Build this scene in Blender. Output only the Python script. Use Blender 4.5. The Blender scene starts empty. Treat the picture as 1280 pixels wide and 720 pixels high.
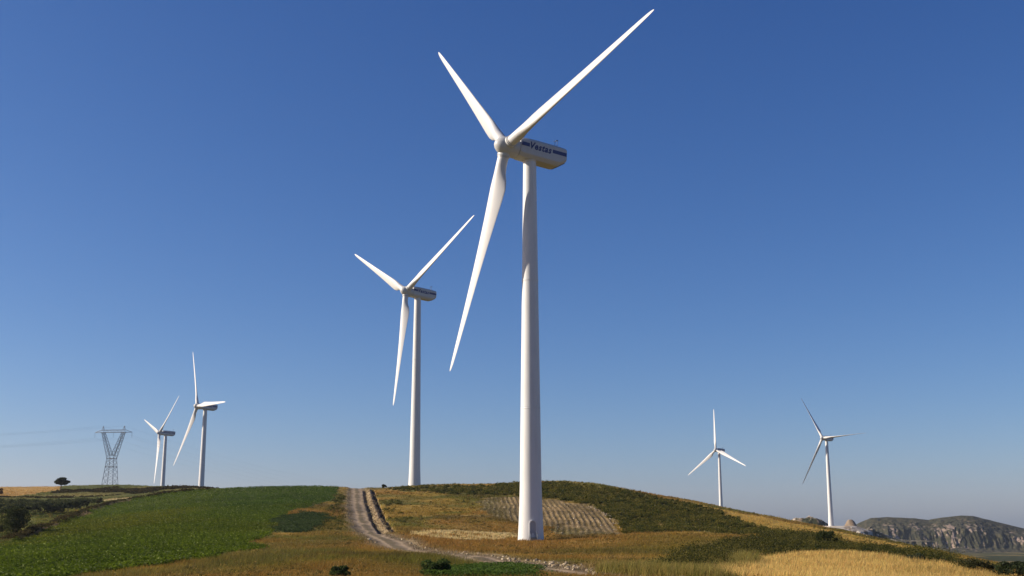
import bpy, bmesh, math, random
import numpy as np
from mathutils import Vector, Matrix

random.seed(7)
RNG = np.random.default_rng(11)
S = bpy.context.scene
COL = S.collection

# ------------------------------------------------------------------ camera
F_PX, HOR = 1420.0, 652.0                     # focal length and horizon row in 1280x720 pixels
PITCH = math.atan((HOR - 360) / F_PX)
cam_d = bpy.data.cameras.new('camera')
cam = bpy.data.objects.new('camera', cam_d)
COL.objects.link(cam)
cam_d.sensor_width = 36.0
cam_d.lens = 36.0 * F_PX / 1280.0
cam_d.clip_start = 0.5
cam_d.clip_end = 30000
cam.location = (0, 0, 0)
cam.rotation_euler = (math.pi / 2 + PITCH, 0, 0)
S.camera = cam

# ------------------------------------------------------------------ sky and sun
SUN_AZ, SUN_EL = math.radians(-89), math.radians(25)     # azimuth measured from the view direction, left is negative
w = bpy.data.worlds.new('World')
S.world = w
w.use_nodes = True
nt = w.node_tree
bg = nt.nodes['Background']
sky = nt.nodes.new('ShaderNodeTexSky')
sky.sky_type = 'NISHITA'
sky.sun_disc = False
sky.sun_elevation = SUN_EL
sky.sun_rotation = SUN_AZ
sky.altitude = 1500
sky.air_density = 1.0
sky.dust_density = 2.0
sky.ozone_density = 3.0
SKY_K = 0.08
sep = nt.nodes.new('ShaderNodeSeparateColor')
comb = nt.nodes.new('ShaderNodeCombineColor')
nt.links.new(sky.outputs[0], sep.inputs[0])
for _i, (_p, _g) in enumerate(((1.40, 1.65), (1.15, 1.235), (0.88, 1.21))):      # one colour grade for the whole sky
    _m1 = nt.nodes.new('ShaderNodeMath'); _m1.operation = 'MULTIPLY'; _m1.inputs[1].default_value = SKY_K
    _m2 = nt.nodes.new('ShaderNodeMath'); _m2.operation = 'POWER'; _m2.inputs[1].default_value = _p
    _m3 = nt.nodes.new('ShaderNodeMath'); _m3.operation = 'MULTIPLY'; _m3.inputs[1].default_value = _g / SKY_K
    nt.links.new(sep.outputs[_i], _m1.inputs[0]); nt.links.new(_m1.outputs[0], _m2.inputs[0])
    nt.links.new(_m2.outputs[0], _m3.inputs[0]); nt.links.new(_m3.outputs[0], comb.inputs[_i])
nt.links.new(comb.outputs[0], bg.inputs['Color'])
EXPOSURE = 0.6
bg.inputs['Strength'].default_value = SKY_K / 2 ** EXPOSURE


sun_d = bpy.data.lights.new('sun', 'SUN')
sun_d.energy = 4.9
sun_d.angle = math.radians(0.5)
sun_d.color = (1.0, 0.89, 0.74)
sun = bpy.data.objects.new('sun', sun_d)
COL.objects.link(sun)
SUN_V = Vector((math.sin(SUN_AZ) * math.cos(SUN_EL), math.cos(SUN_AZ) * math.cos(SUN_EL), math.sin(SUN_EL)))
sun.rotation_euler = (-SUN_V).to_track_quat('-Z', 'Y').to_euler()

vs = S.view_settings
vs.view_transform = 'Standard'
vs.look = 'None'
vs.exposure = EXPOSURE
vs.gamma = 1.0
vs.use_curve_mapping = False
S.cycles.max_bounces = 6
S.cycles.transparent_max_bounces = 8

# ------------------------------------------------------------------ helpers
_F = np.array([0, math.cos(PITCH), math.sin(PITCH)])
_U = np.array([0, -math.sin(PITCH), math.cos(PITCH)])


def at(px, py, D):
    """photo pixel (1280x720) and forward distance in metres -> world point"""
    d = _F + np.array([1.0, 0, 0]) * (px - 640) / F_PX + _U * (360 - py) / F_PX
    return d * D / d[1]


def _hash(ix, iy, seed):
    h = (ix.astype(np.int64) * 374761393 + iy.astype(np.int64) * 668265263 + seed * 1442695041) & 0x7fffffff
    h = ((h ^ (h >> 13)) * 1274126177) & 0x7fffffff
    h = ((h ^ (h >> 16)) * 1103515245 + 12345) & 0x7fffffff
    return h / float(0x7fffffff)


def vnoise(x, y, seed=0):
    x = np.asarray(x, float); y = np.asarray(y, float)
    ix = np.floor(x); iy = np.floor(y)
    fx = x - ix; fy = y - iy
    fx = fx * fx * (3 - 2 * fx); fy = fy * fy * (3 - 2 * fy)
    a = _hash(ix, iy, seed); b = _hash(ix + 1, iy, seed)
    c = _hash(ix, iy + 1, seed); d = _hash(ix + 1, iy + 1, seed)
    return (a * (1 - fx) + b * fx) * (1 - fy) + (c * (1 - fx) + d * fx) * fy


def fbm(x, y, scale, octaves=4, seed=0):
    """noise in -1..1 with features of about `scale` metres"""
    x = np.asarray(x, float); y = np.asarray(y, float)
    s = np.zeros(np.broadcast(x, y).shape); a = 1.0; t = 0
    for o in range(octaves):
        k = 2.0 ** o / scale
        s = s + a * (vnoise(x * k + 17.3 * o, y * k - 9.1 * o, seed + o * 31) * 2 - 1)
        t += a; a *= 0.55
    return s / t * 1.6


def sstep(a, b, x):
    t = np.clip((x - a) / (b - a), 0, 1)
    return t * t * (3 - 2 * t)


def lerp3(c0, c1, t):
    return np.asarray(c0) * (1 - t[..., None]) + np.asarray(c1) * t[..., None]


def np_mesh(name, verts, faces, mat, colors=None, smooth=False, attrs=None):
    """one mesh object from numpy arrays; faces is (n,k) or a list of such arrays"""
    if not isinstance(faces, list):
        faces = [faces]
    faces = [f for f in faces if len(f)]
    me = bpy.data.meshes.new(name)
    verts = np.ascontiguousarray(verts, np.float32)
    me.vertices.add(len(verts))
    me.vertices.foreach_set('co', verts.ravel())
    nl = sum(f.size for f in faces); nf = sum(len(f) for f in faces)
    me.loops.add(nl)
    me.loops.foreach_set('vertex_index', np.concatenate([f.ravel() for f in faces]).astype(np.int32))
    me.polygons.add(nf)
    tot = np.concatenate([np.full(len(f), f.shape[1]) for f in faces]).astype(np.int32)
    st = np.concatenate([[0], np.cumsum(tot)[:-1]]).astype(np.int32)
    me.polygons.foreach_set('loop_start', st)
    me.polygons.foreach_set('loop_total', tot)
    if smooth:
        me.polygons.foreach_set('use_smooth', np.ones(nf, bool))
    if colors is not None:
        ca = me.color_attributes.new('Col', 'FLOAT_COLOR', 'POINT')
        c4 = np.ones((len(verts), 4), np.float32); c4[:, :3] = colors
        ca.data.foreach_set('color', c4.ravel())
    for k, v in (attrs or {}).items():
        a = me.attributes.new(k, 'FLOAT', 'POINT')
        a.data.foreach_set('value', np.ascontiguousarray(v, np.float32))
    me.update(calc_edges=True)
    me.validate()
    if mat:
        me.materials.append(mat)
    o = bpy.data.objects.new(name, me)
    COL.objects.link(o)
    return o


def tag(o, label=None, cat=None, group=None, kind=None):
    if label: o['label'] = label
    if cat: o['category'] = cat
    if group: o['group'] = group
    if kind: o['kind'] = kind
    return o


def empty(name, loc, rz=0.0):
    o = bpy.data.objects.new(name, None)
    COL.objects.link(o)
    o.empty_display_size = 0.5
    o.location = loc
    o.rotation_euler = (0, 0, rz)
    return o


def bm_obj(name, bm, mat, parent=None, smooth=False, autosmooth=None):
    me = bpy.data.meshes.new(name)
    bmesh.ops.recalc_face_normals(bm, faces=bm.faces[:])
    if autosmooth is not None:
        for e in bm.edges:
            if len(e.link_faces) == 2 and e.calc_face_angle(0) > math.radians(autosmooth):
                e.smooth = False
        smooth = True
    for f in bm.faces:
        f.smooth = smooth
    bm.to_mesh(me)
    bm.free()
    me.materials.append(mat)
    o = bpy.data.objects.new(name, me)
    COL.objects.link(o)
    if parent:
        o.parent = parent
    return o


def bar(bm, a, b, r, n=4):
    """straight prism between two points"""
    a = Vector(a); b = Vector(b); d = b - a
    if d.length < 1e-6: return
    z = d.normalized()
    x = z.cross(Vector((0.31, 0.17, 0.93)))
    if x.length < 1e-3: x = z.cross(Vector((1, 0, 0)))
    x.normalize(); y = z.cross(x)
    rings = []
    for p, rr in ((a, r if not isinstance(r, tuple) else r[0]), (b, r if not isinstance(r, tuple) else r[1])):
        rings.append([bm.verts.new(p + rr * (x * math.cos(2 * math.pi * (k + .5) / n) + y * math.sin(2 * math.pi * (k + .5) / n))) for k in range(n)])
    for k in range(n):
        bm.faces.new((rings[0][k], rings[0][(k + 1) % n], rings[1][(k + 1) % n], rings[1][k]))
    bm.faces.new(rings[0][::-1]); bm.faces.new(rings[1])


def loft(bm, rings, cap=True):
    vr = [[bm.verts.new(p) for p in r] for r in rings]
    n = len(vr[0])
    for a, b in zip(vr[:-1], vr[1:]):
        for k in range(n):
            bm.faces.new((a[k], a[(k + 1) % n], b[(k + 1) % n], b[k]))
    if cap:
        bm.faces.new(vr[0][::-1]); bm.faces.new(vr[-1])
    return vr


# ------------------------------------------------------------------ materials
def mat_new(name):
    m = bpy.data.materials.new(name)
    m.use_nodes = True
    n = m.node_tree
    return m, n, n.nodes['Principled BSDF'], n.nodes['Material Output']


def N(nt, typ, **kw):
    n = nt.nodes.new(typ)
    for k, v in kw.items():
        if k in n.inputs.keys():
            n.inputs[k].default_value = v
        else:
            setattr(n, k, v)
    return n


def mat_paint(name, col, rough=0.4, dirt=0.10, dirt_col=(0.30, 0.27, 0.22), scale=0.35, streak=True):
    m, n, b, out = mat_new(name)
    tc = N(n, 'ShaderNodeTexCoord')
    mp = N(n, 'ShaderNodeMapping')
    mp.inputs['Scale'].default_value = (1, 1, 0.12 if streak else 1)
    n.links.new(tc.outputs['Object'], mp.inputs[0])
    nz = N(n, 'ShaderNodeTexNoise', Scale=scale * 4, Detail=6.0, Roughness=0.65)
    n.links.new(mp.outputs[0], nz.inputs['Vector'])
    rp = N(n, 'ShaderNodeValToRGB')
    rp.color_ramp.elements[0].position = 0.48; rp.color_ramp.elements[0].color = (0, 0, 0, 1)
    rp.color_ramp.elements[1].position = 0.78; rp.color_ramp.elements[1].color = (dirt, dirt, dirt, 1)
    n.links.new(nz.outputs['Fac'], rp.inputs[0])
    mx = N(n, 'ShaderNodeMix', data_type='RGBA')
    mx.inputs[6].default_value = (*col, 1); mx.inputs[7].default_value = (*dirt_col, 1)
    n.links.new(rp.outputs[0], mx.inputs[0])
    n.links.new(mx.outputs[2], b.inputs['Base Color'])
    b.inputs['Roughness'].default_value = rough
    return m


def mat_ground(name, fine=0.45, bump=0.6, rough=0.95, scale=1.3, stones=0.0):
    """vertex colour = the kind of soil or dry litter; fine noise varies it, bump roughens it"""
    m, n, b, out = mat_new(name)
    at_ = N(n, 'ShaderNodeAttribute', attribute_name='Col')
    tc = N(n, 'ShaderNodeTexCoord')
    n1 = N(n, 'ShaderNodeTexNoise', Scale=scale, Detail=8.0, Roughness=0.7)
    n2 = N(n, 'ShaderNodeTexNoise', Scale=scale * 0.12, Detail=4.0, Roughness=0.6)
    n.links.new(tc.outputs['Object'], n1.inputs['Vector'])
    n.links.new(tc.outputs['Object'], n2.inputs['Vector'])
    ad = N(n, 'ShaderNodeMath', operation='ADD')
    n.links.new(n1.outputs['Fac'], ad.inputs[0]); n.links.new(n2.outputs['Fac'], ad.inputs[1])
    mr = N(n, 'ShaderNodeMapRange')
    mr.inputs['From Min'].default_value = 0.6; mr.inputs['From Max'].default_value = 1.4
    mr.inputs['To Min'].default_value = 1 - fine; mr.inputs['To Max'].default_value = 1 + fine
    n.links.new(ad.outputs[0], mr.inputs['Value'])
    mu = N(n, 'ShaderNodeVectorMath', operation='SCALE')
    n.links.new(at_.outputs['Color'], mu.inputs[0]); n.links.new(mr.outputs[0], mu.inputs['Scale'])
    last = mu.outputs[0]
    if stones:
        vo = N(n, 'ShaderNodeTexVoronoi', Scale=2.2)
        n.links.new(tc.outputs['Object'], vo.inputs['Vector'])
        st = N(n, 'ShaderNodeMapRange')
        st.inputs['From Min'].default_value = 0.12; st.inputs['From Max'].default_value = 0.2
        st.inputs['To Min'].default_value = stones; st.inputs['To Max'].default_value = 0.0
        n.links.new(vo.outputs['Distance'], st.inputs['Value'])
        mx = N(n, 'ShaderNodeMix', data_type='RGBA')
        mx.inputs[7].default_value = (0.42, 0.38, 0.31, 1)
        n.links.new(st.outputs[0], mx.inputs[0]); n.links.new(last, mx.inputs[6])
        last = mx.outputs[2]
    n.links.new(last, b.inputs['Base Color'])
    bp = N(n, 'ShaderNodeBump', Strength=bump, Distance=0.25)
    n.links.new(n1.outputs['Fac'], bp.inputs['Height'])
    n.links.new(bp.outputs[0], b.inputs['Normal'])
    b.inputs['Roughness'].default_value = rough
    b.inputs['Specular IOR Level'].default_value = 0.1
    return m


def mat_leaf(name, trans=0.42):
    """leaves and blades: colour per leaf, some light passes through"""
    m, n, b, out = mat_new(name)
    n.nodes.remove(b)
    at_ = N(n, 'ShaderNodeAttribute', attribute_name='Col')
    d = N(n, 'ShaderNodeBsdfDiffuse', Roughness=0.6)
    t = N(n, 'ShaderNodeBsdfTranslucent')
    g = N(n, 'ShaderNodeBsdfGlossy', Roughness=0.5)
    mx = N(n, 'ShaderNodeMixShader'); mx.inputs[0].default_value = trans
    m2 = N(n, 'ShaderNodeMixShader'); m2.inputs[0].default_value = 0.006
    n.links.new(at_.outputs['Color'], d.inputs['Color'])
    n.links.new(at_.outputs['Color'], t.inputs['Color'])
    n.links.new(d.outputs[0], mx.inputs[1]); n.links.new(t.outputs[0], mx.inputs[2])
    n.links.new(mx.outputs[0], m2.inputs[1]); n.links.new(g.outputs[0], m2.inputs[2])
    n.links.new(m2.outputs[0], out.inputs['Surface'])
    return m


def mat_plain(name, col, rough=0.6, metal=0.0, var=0.25, scale=3.0):
    m, n, b, out = mat_new(name)
    tc = N(n, 'ShaderNodeTexCoord')
    nz = N(n, 'ShaderNodeTexNoise', Scale=scale, Detail=5.0)
    n.links.new(tc.outputs['Object'], nz.inputs['Vector'])
    mx = N(n, 'ShaderNodeMix', data_type='RGBA')
    mx.inputs[6].default_value = (*[c * (1 - var) for c in col], 1)
    mx.inputs[7].default_value = (*[min(1, c * (1 + var)) for c in col], 1)
    n.links.new(nz.outputs['Fac'], mx.inputs[0])
    n.links.new(mx.outputs[2], b.inputs['Base Color'])
    b.inputs['Roughness'].default_value = rough
    b.inputs['Metallic'].default_value = metal
    return m


M_WHITE = mat_paint('turbine_white', (0.60, 0.595, 0.58), 0.55, 0.25)
M_BLADE = mat_paint('blade_white', (0.56, 0.55, 0.535), 0.5, 0.10, streak=False, scale=0.1)
M_NAC = mat_paint('nacelle_shell', (0.47, 0.47, 0.46), 0.5, 0.25, scale=0.5)
M_BLUE = mat_plain('stripe_blue', (0.012, 0.022, 0.13), 0.4, var=0.1)
M_DOOR = mat_plain('door_grey', (0.34, 0.345, 0.36), 0.5, var=0.1)
M_DARK = mat_plain('dark_steel', (0.06, 0.065, 0.075), 0.5)
M_GALV = mat_plain('galvanised_steel', (0.12, 0.135, 0.16), 0.55, 0.3)
M_CONC = mat_plain('concrete', (0.42, 0.40, 0.36), 0.9)
M_GLASSINS = mat_plain('insulator_glass', (0.10, 0.12, 0.12), 0.2)
M_WIRE = mat_plain('wire_aluminium', (0.16, 0.17, 0.18), 0.5, 0.2)
M_BARK = mat_plain('bark', (0.09, 0.065, 0.045), 0.9, scale=8)
M_GROUND = mat_ground('grassland_soil', 0.5, 0.8)
M_FIELD = mat_ground('field_soil', 0.4, 0.8, scale=2.0)
M_ROAD = mat_ground('gravel_track', 0.28, 0.4, scale=3.0, stones=0.35)
M_PLOUGH = mat_ground('ploughed_soil', 0.5, 1.0, scale=1.6, stones=0.6)
M_LEAF = mat_leaf('leaf')
M_GRASS = mat_leaf('grass_blade', 0.42)
M_STONE = mat_ground('limestone', 0.35, 0.6, scale=2.0)

# ------------------------------------------------------------------ terrain
# known ground points: photo pixel and distance in metres
CTRL_PX = [
    # track
    (446, 612, 350), (447, 630, 285), (452, 648, 232), (463, 664, 188), (490, 678, 150), (540, 689, 122),
    (600, 698, 104), (660, 707, 91), (720, 714, 80), (800, 721, 70),
    # grass on the left of the track
    (430, 652, 205), (405, 664, 175), (345, 679, 140), (250, 699, 105), (150, 718, 88), (400, 700, 95), (500, 716, 75),
    (300, 722, 72), (425, 630, 270), (430, 616, 330),
    # crop field
    (0, 722, 88), (0, 700, 125), (100, 690, 135), (100, 662, 205), (200, 690, 125), (200, 660, 190), (200, 640, 255),
    (300, 660, 185), (300, 640, 235), (300, 622, 305), (320, 609.5, 365), (380, 608.5, 362), (425, 608.5, 358), (250, 613, 395),
    (180, 622, 375), (130, 633, 315), (70, 657, 230), (30, 674, 185), (0, 682, 168),
    # left flat with trees, banks and the far ridge
    (0, 664, 215), (0, 652, 255), (0, 640, 300), (60, 640, 300), (0, 629, 400), (60, 629, 400), (130, 625, 400),
    (0, 614, 640), (70, 613, 600), (92, 608, 570), (150, 606, 560), (220, 607, 540), (258, 612, 480), (100, 616, 500), (180, 615, 500),
    # right hand hill: crest
    (470, 609.5, 366), (560, 606.5, 372), (650, 603.5, 362), (700, 602, 345), (750, 607, 335), (800, 616, 325), (870, 628.5, 305),
    (940, 643, 285), (1000, 655, 268), (1060, 666, 255), (1100, 675, 245), (1150, 685, 232), (1200, 696, 218), (1240, 704, 205),
    (1285, 714, 190),
    # right hand hill: slope
    (620, 624, 300), (700, 624, 290), (650, 664, 210), (780, 668, 205), (740, 648, 240), (800, 640, 262), (850, 660, 225),
    (900, 652, 250), (664, 677, 189), (720, 673, 192), (820, 671, 185), (900, 668, 200), (520, 650, 222), (600, 650, 225),
    (520, 625, 300), (600, 634, 275), (550, 673, 170), (600, 682, 148), (700, 689, 130), (760, 699, 105),
    # hollow, hedge and golden field
    (850, 702, 98), (870, 690, 125), (950, 687, 128), (1040, 686, 130), (1100, 693, 124), (1180, 706, 114), (960, 698, 105),
    (1040, 691, 116), (1100, 703, 102), (1000, 718, 80), (1200, 717, 94), (1280, 731, 84), (1280, 720, 140), (1230, 708, 160),
    (960, 676, 165), (1050, 678, 170),
    # terrace of the right hand turbine and the valley
    (985, 658, 900), (1040, 659, 890), (1062, 663, 880), (1080, 672, 870), (1105, 682, 860), (1140, 694, 850),
    (1200, 700, 900), (1280, 703, 900), (1200, 695, 1250), (1280, 696, 1250), (1210, 692, 1600), (1280, 692, 1600), (1100, 692, 1750), (1200, 692.5, 1780), (1300, 692, 1780), (1100, 694, 1300), (1000, 690, 1500),
]
CTRL_XYZ = [
    (-34, 389, 10.6), (-181, 672, -0.7), (-266, 880, -0.5), (198, 1098, -0.3),
    (-34, 420, 7), (0, 430, 4), (-70, 440, 6), (-150, 640, 8), (-60, 620, -4), (60, 440, -2), (60, 640, -8), (110, 400, -8),
    (140, 340, -14), (150, 600, -12), (150, 290, -18), (170, 500, -16),
    (-330, 900, -4), (0, 900, -8), (100, 850, -6), (-400, 1500, -20), (0, 1500, -20), (220, 1300, -40), (900, 1500, -62),
    (-1000, 3000, -80), (0, 3000, -80), (900, 3000, -130), (1500, 3000, -140), (-2000, 3700, -150), (0, 4200, -150), (2000, 3700, -200),
    (-500, 500, 14), (-420, 300, 2), (-200, 100, -4), (250, 100, -14), (350, 300, -32), (600, 700, -50),
    (0, 3, -1.75), (-4, 4, -1.75), (4, 4, -1.75), (-15, 12, -1.8), (15, 12, -1.8), (0, 25, -2.1), (25, 30, -2.5), (-25, 30, -2.4),
    (0, 45, -2.6), (-30, 60, -3.2), (40, 60, -3.8),
    (0, -5, -1.75), (-30, -30, -2), (30, -30, -2), (0, -60, -3), (-200, -200, -6), (200, -200, -8), (-900, -900, -20), (900, -900, -20),
    (0, -900, -20), (-2900, -2900, -60), (2900, -2900, -60), (0, -4100, -60), (-1500, 0, -10), (1500, 0, -40),
]
_ctrl = np.array([at(*c) for c in CTRL_PX] + [np.array(c, float) for c in CTRL_XYZ])


def _polar(x, y):
    return np.arctan2(x, y), np.log(np.hypot(x, y))


K_T, K_R = 5.0, 2.2
_cu, _cv = _polar(_ctrl[:, 0], _ctrl[:, 1])
# copies across the seam behind the camera
_beh = np.abs(_cu) > 2.0
_cu2 = np.concatenate([_cu, _cu[_beh] - np.sign(_cu[_beh]) * 2 * math.pi])
_cv2 = np.concatenate([_cv, _cv[_beh]])
_cz2 = np.concatenate([_ctrl[:, 2], _ctrl[_beh, 2]])
_P = np.stack([_cu2 * K_T, _cv2 * K_R], 1)
# elevation is interpolated as height above the camera divided by distance (a slope), which keeps near and far balanced
_R = np.exp(_cv2)
_val = (_cz2) / _R
_near = 0.0


def _tps_k(d2):
    return np.where(d2 > 1e-12, 0.5 * d2 * np.log(np.maximum(d2, 1e-12)), 0.0)


def _tps_fit(P, v, lam):
    n = len(P)
    d2 = ((P[:, None, :] - P[None, :, :]) ** 2).sum(-1)
    A = np.zeros((n + 3, n + 3))
    A[:n, :n] = _tps_k(d2) + lam * np.eye(n)
    A[:n, n] = 1; A[:n, n + 1:] = P
    A[n:, :n] = A[:n, n:].T
    return np.linalg.solve(A, np.concatenate([v, np.zeros(3)]))


_W = _tps_fit(_P, _val, 2e-4)


def tps(u, v):
    Q = np.stack([np.ravel(u) * K_T, np.ravel(v) * K_R], 1)
    out = np.zeros(len(Q))
    for i in range(0, len(Q), 60000):
        q = Q[i:i + 60000]
        d2 = ((q[:, None, :] - _P[None, :, :]) ** 2).sum(-1)
        out[i:i + 60000] = _tps_k(d2) @ _W[:-3] + _W[-3] + q @ _W[-2:]
    return out.reshape(np.shape(u))


# polar grid about the camera's foot: fine where the photo looks, coarse elsewhere
_dense = np.radians(np.linspace(-29, 29, 1051))
TH = np.concatenate([np.radians(np.arange(-180, -29, 2.5)), _dense, np.radians(np.arange(31.5, 180.1, 2.5))])
LR = np.concatenate([np.linspace(math.log(1.5), math.log(55), 40)[:-1], np.linspace(math.log(55), math.log(480), 1050),
                     np.linspace(math.log(480), math.log(1500), 160)[1:], np.linspace(math.log(1500), math.log(4200), 40)[1:]])
nT, nR = len(TH), len(LR)
# smooth base on a coarser grid, then refined
_th_c = np.concatenate([np.radians(np.arange(-180, -29, 2.5)), np.radians(np.linspace(-29, 29, 233)), np.radians(np.arange(31.5, 180.1, 2.5))])
_lr_c = np.concatenate([np.linspace(math.log(1.5), math.log(55), 40)[:-1], np.linspace(math.log(55), math.log(480), 190),
                        np.linspace(math.log(480), math.log(1500), 80)[1:], np.linspace(math.log(1500), math.log(4200), 40)[1:]])
_UU, _VV = np.meshgrid(_th_c, _lr_c, indexing='ij')
_zc = tps(_UU, _VV)


def bil(tab, gx, gy, x, y):
    i = np.clip(np.searchsorted(gx, x) - 1, 0, len(gx) - 2)
    j = np.clip(np.searchsorted(gy, y) - 1, 0, len(gy) - 2)
    fx = np.clip((x - gx[i]) / (gx[i + 1] - gx[i]), 0, 1); fy = np.clip((y - gy[j]) / (gy[j + 1] - gy[j]), 0, 1)
    if tab.ndim == 3:
        fx = fx[..., None]; fy = fy[..., None]
    return (tab[i, j] * (1 - fx) + tab[i + 1, j] * fx) * (1 - fy) + (tab[i, j + 1] * (1 - fx) + tab[i + 1, j + 1] * fx) * fy


TT, RR = np.meshgrid(TH, LR, indexing='ij')
DIST = np.exp(RR)
GX, GY = DIST * np.sin(TT), DIST * np.cos(TT)
Z = bil(_zc, _th_c, _lr_c, TT, RR) * DIST
_amp = sstep(40, 110, DIST)
Z = Z + _amp * (fbm(GX, GY, 26, 4, 3) * 0.32 + fbm(GX, GY, 5, 3, 8) * 0.10) + sstep(500, 900, DIST) * fbm(GX, GY, 140, 4, 5) * 1.0


def ground_z(x, y):
    u, v = _polar(np.asarray(x, float), np.asarray(y, float))
    return bil(Z, TH, LR, u, v)


def px_of(x, y, z):
    P = np.stack([x, y, z], -1)
    zz = P @ _F
    return 640 + F_PX * P[..., 0] / zz, 360 - F_PX * (P @ _U) / zz


def G(px, py, rmin=50.0, rmax=460.0):
    """the ground point seen at a photo pixel (first hit along the ray; the skyline when it misses)"""
    d = at(px, py, 1.0)
    th = math.atan2(d[0], d[1]); h = math.hypot(d[0], d[1])
    lr = np.linspace(math.log(rmin), math.log(rmax), 1500)
    r = np.exp(lr)
    zg = bil(Z, TH, LR, np.full_like(lr, th), lr)
    el = zg / r
    ok = np.nonzero(el >= d[2] / h)[0]
    k = ok[0] if len(ok) else int(np.argmax(el))
    return np.array([r[k] * math.sin(th), r[k] * math.cos(th), zg[k]])


def in_poly(x, y, poly):
    c = np.zeros(np.shape(x), bool)
    n = len(poly)
    for i in range(n):
        x0, y0 = poly[i][:2]; x1, y1 = poly[(i + 1) % n][:2]
        if y0 == y1: continue
        t = ((y0 > y) != (y1 > y)) & (x < (x1 - x0) * (y - y0) / (y1 - y0) + x0)
        c ^= t
    return c


def line_dist(x, y, pts):
    """distance to a polyline and signed side (right positive)"""
    best = np.full(np.shape(x), 1e9); side = np.zeros(np.shape(x))
    for a, b in zip(pts[:-1], pts[1:]):
        dx, dy = b[0] - a[0], b[1] - a[1]
        L2 = dx * dx + dy * dy
        t = np.clip(((x - a[0]) * dx + (y - a[1]) * dy) / L2, 0, 1)
        ex, ey = x - (a[0] + t * dx), y - (a[1] + t * dy)
        d = np.hypot(ex, ey)
        s = np.sign(ex * dy - ey * dx)
        m = d < best
        best = np.where(m, d, best); side = np.where(m, s, side)
    return best, side


def smooth_line(pts, n=8):
    pts = np.array(pts, float)[:, :2]
    P = np.vstack([2 * pts[0] - pts[1], pts, 2 * pts[-1] - pts[-2]])
    out = []
    for i in range(1, len(P) - 2):
        for t in np.linspace(0, 1, n, endpoint=False):
            out.append(0.5 * ((2 * P[i]) + (-P[i - 1] + P[i + 1]) * t + (2 * P[i - 1] - 5 * P[i] + 4 * P[i + 1] - P[i + 2]) * t * t + (-P[i - 1] + 3 * P[i] - 3 * P[i + 1] + P[i + 2]) * t ** 3))
    out.append(P[-2])
    return np.array(out)


def poly_px(pts):
    return [G(*p)[:2] for p in pts]


# --- regions, as outlines on the ground
WX = GX + fbm(GX, GY, 7, 3, 21) * 1.3          # wobbled coordinates give ragged borders
WY = GY + fbm(GX, GY, 9, 3, 22) * 2.2
P_CROP = poly_px([(424, 607), (417, 626), (385, 633), (357, 640), (343, 660), (330, 671), (320, 687), (285, 694), (240, 701), (180, 709), (95, 720)])
P_CROP = [G(424, 612)[:2] * 1.03] + P_CROP[1:] + [np.array([-26.0, 68.0]), np.array([-60, 60.0]), np.array([-120, 60.0])] + \
    poly_px([(-140, 706), (-60, 700), (0, 682), (45, 670), (85, 652), (130, 634.5), (180, 622.5), (230, 615), (262, 614)]) + \
    [G(262, 613)[:2] * 1.04, G(320, 610)[:2] * 1.05, G(380, 609)[:2] * 1.05]
P_DARK = poly_px([(357, 645), (380, 642), (403, 644), (401, 657), (377, 667), (345, 663)])
P_PLOUGH = poly_px([(594, 622), (640, 622), (690, 624), (728, 629), (750, 637), (768, 652), (783, 668.5), (745, 670), (703, 669), (682, 659), (650, 652), (615, 645), (600, 634)])
P_STRAW = poly_px([(506, 668), (530, 664), (560, 663), (640, 664.5), (650, 671), (600, 675), (540, 673)])
P_GOLD = poly_px([(880, 718), (905, 708), (950, 698.5), (1000, 693), (1060, 691), (1110, 697), (1160, 706), (1230, 718)]) + \
    [np.array([62.0, 96]), np.array([75.0, 60]), np.array([20.0, 55]), np.array([15.0, 70])]
P_GOLD2 = poly_px([(855, 626), (940, 644), (1000, 656.5), (1060, 668), (1120, 680), (1200, 697), (1185, 697), (1130, 689), (1060, 677), (1015, 671), (965, 663), (905, 645), (880, 636)])
P_SCRUB = poly_px([(485, 611), (560, 608), (650, 605), (700, 603.5), (755, 609.5), (870, 631), (900, 641), (955, 661), (1000, 670), (940, 668), (860, 664), (790, 667.5), (773, 652), (737, 632), (690, 622.5), (600, 619), (500, 615)])
P_HEDGE = poly_px([(790, 717), (845, 702), (870, 690), (905, 681), (940, 674), (1000, 669.5), (1040, 673), (1050, 682), (1100, 686), (1160, 694), (1200, 704), (1180, 706), (1120, 698), (1060, 690), (1000, 691.5), (950, 696), (900, 706), (860, 716)])
P_OLIVE = poly_px([(0, 652), (40, 634), (125, 630), (60, 660), (20, 672)])
P_ORANGE = poly_px([(-60, 616), (0, 615.5), (70, 615), (84, 617), (60, 620), (0, 621), (-60, 622)]) if False else None
ROAD = smooth_line([(at(446, 612, 350)[0] - 9, 440), tuple(at(446, 608, 385)[:2])] + [tuple(at(*p)[:2]) for p in
                   ((446, 612, 350), (447, 630, 285), (452, 648, 232), (463, 664, 188), (490, 678, 150), (540, 689, 122), (600, 698, 104),
                    (660, 707, 91), (720, 714, 80), (800, 721, 70))] + [(17, 60), (30, 50), (60, 38)])
DITCH1 = smooth_line([G(*p)[:2] for p in ((457, 613), (460, 628), (466, 645), (472, 657), (479, 666))])
DITCH2 = smooth_line([G(*p)[:2] for p in ((466, 613), (471, 628), (478, 645), (485, 657), (492, 666))])
TRACK2 = smooth_line([G(*p)[:2] for p in ((30, 676), (60, 664), (90, 652), (130, 635), (165, 626), (200, 620), (250, 615))])
PATHR = smooth_line([G(*p)[:2] for p in ((858, 690), (880, 684), (900, 679))])

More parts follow.
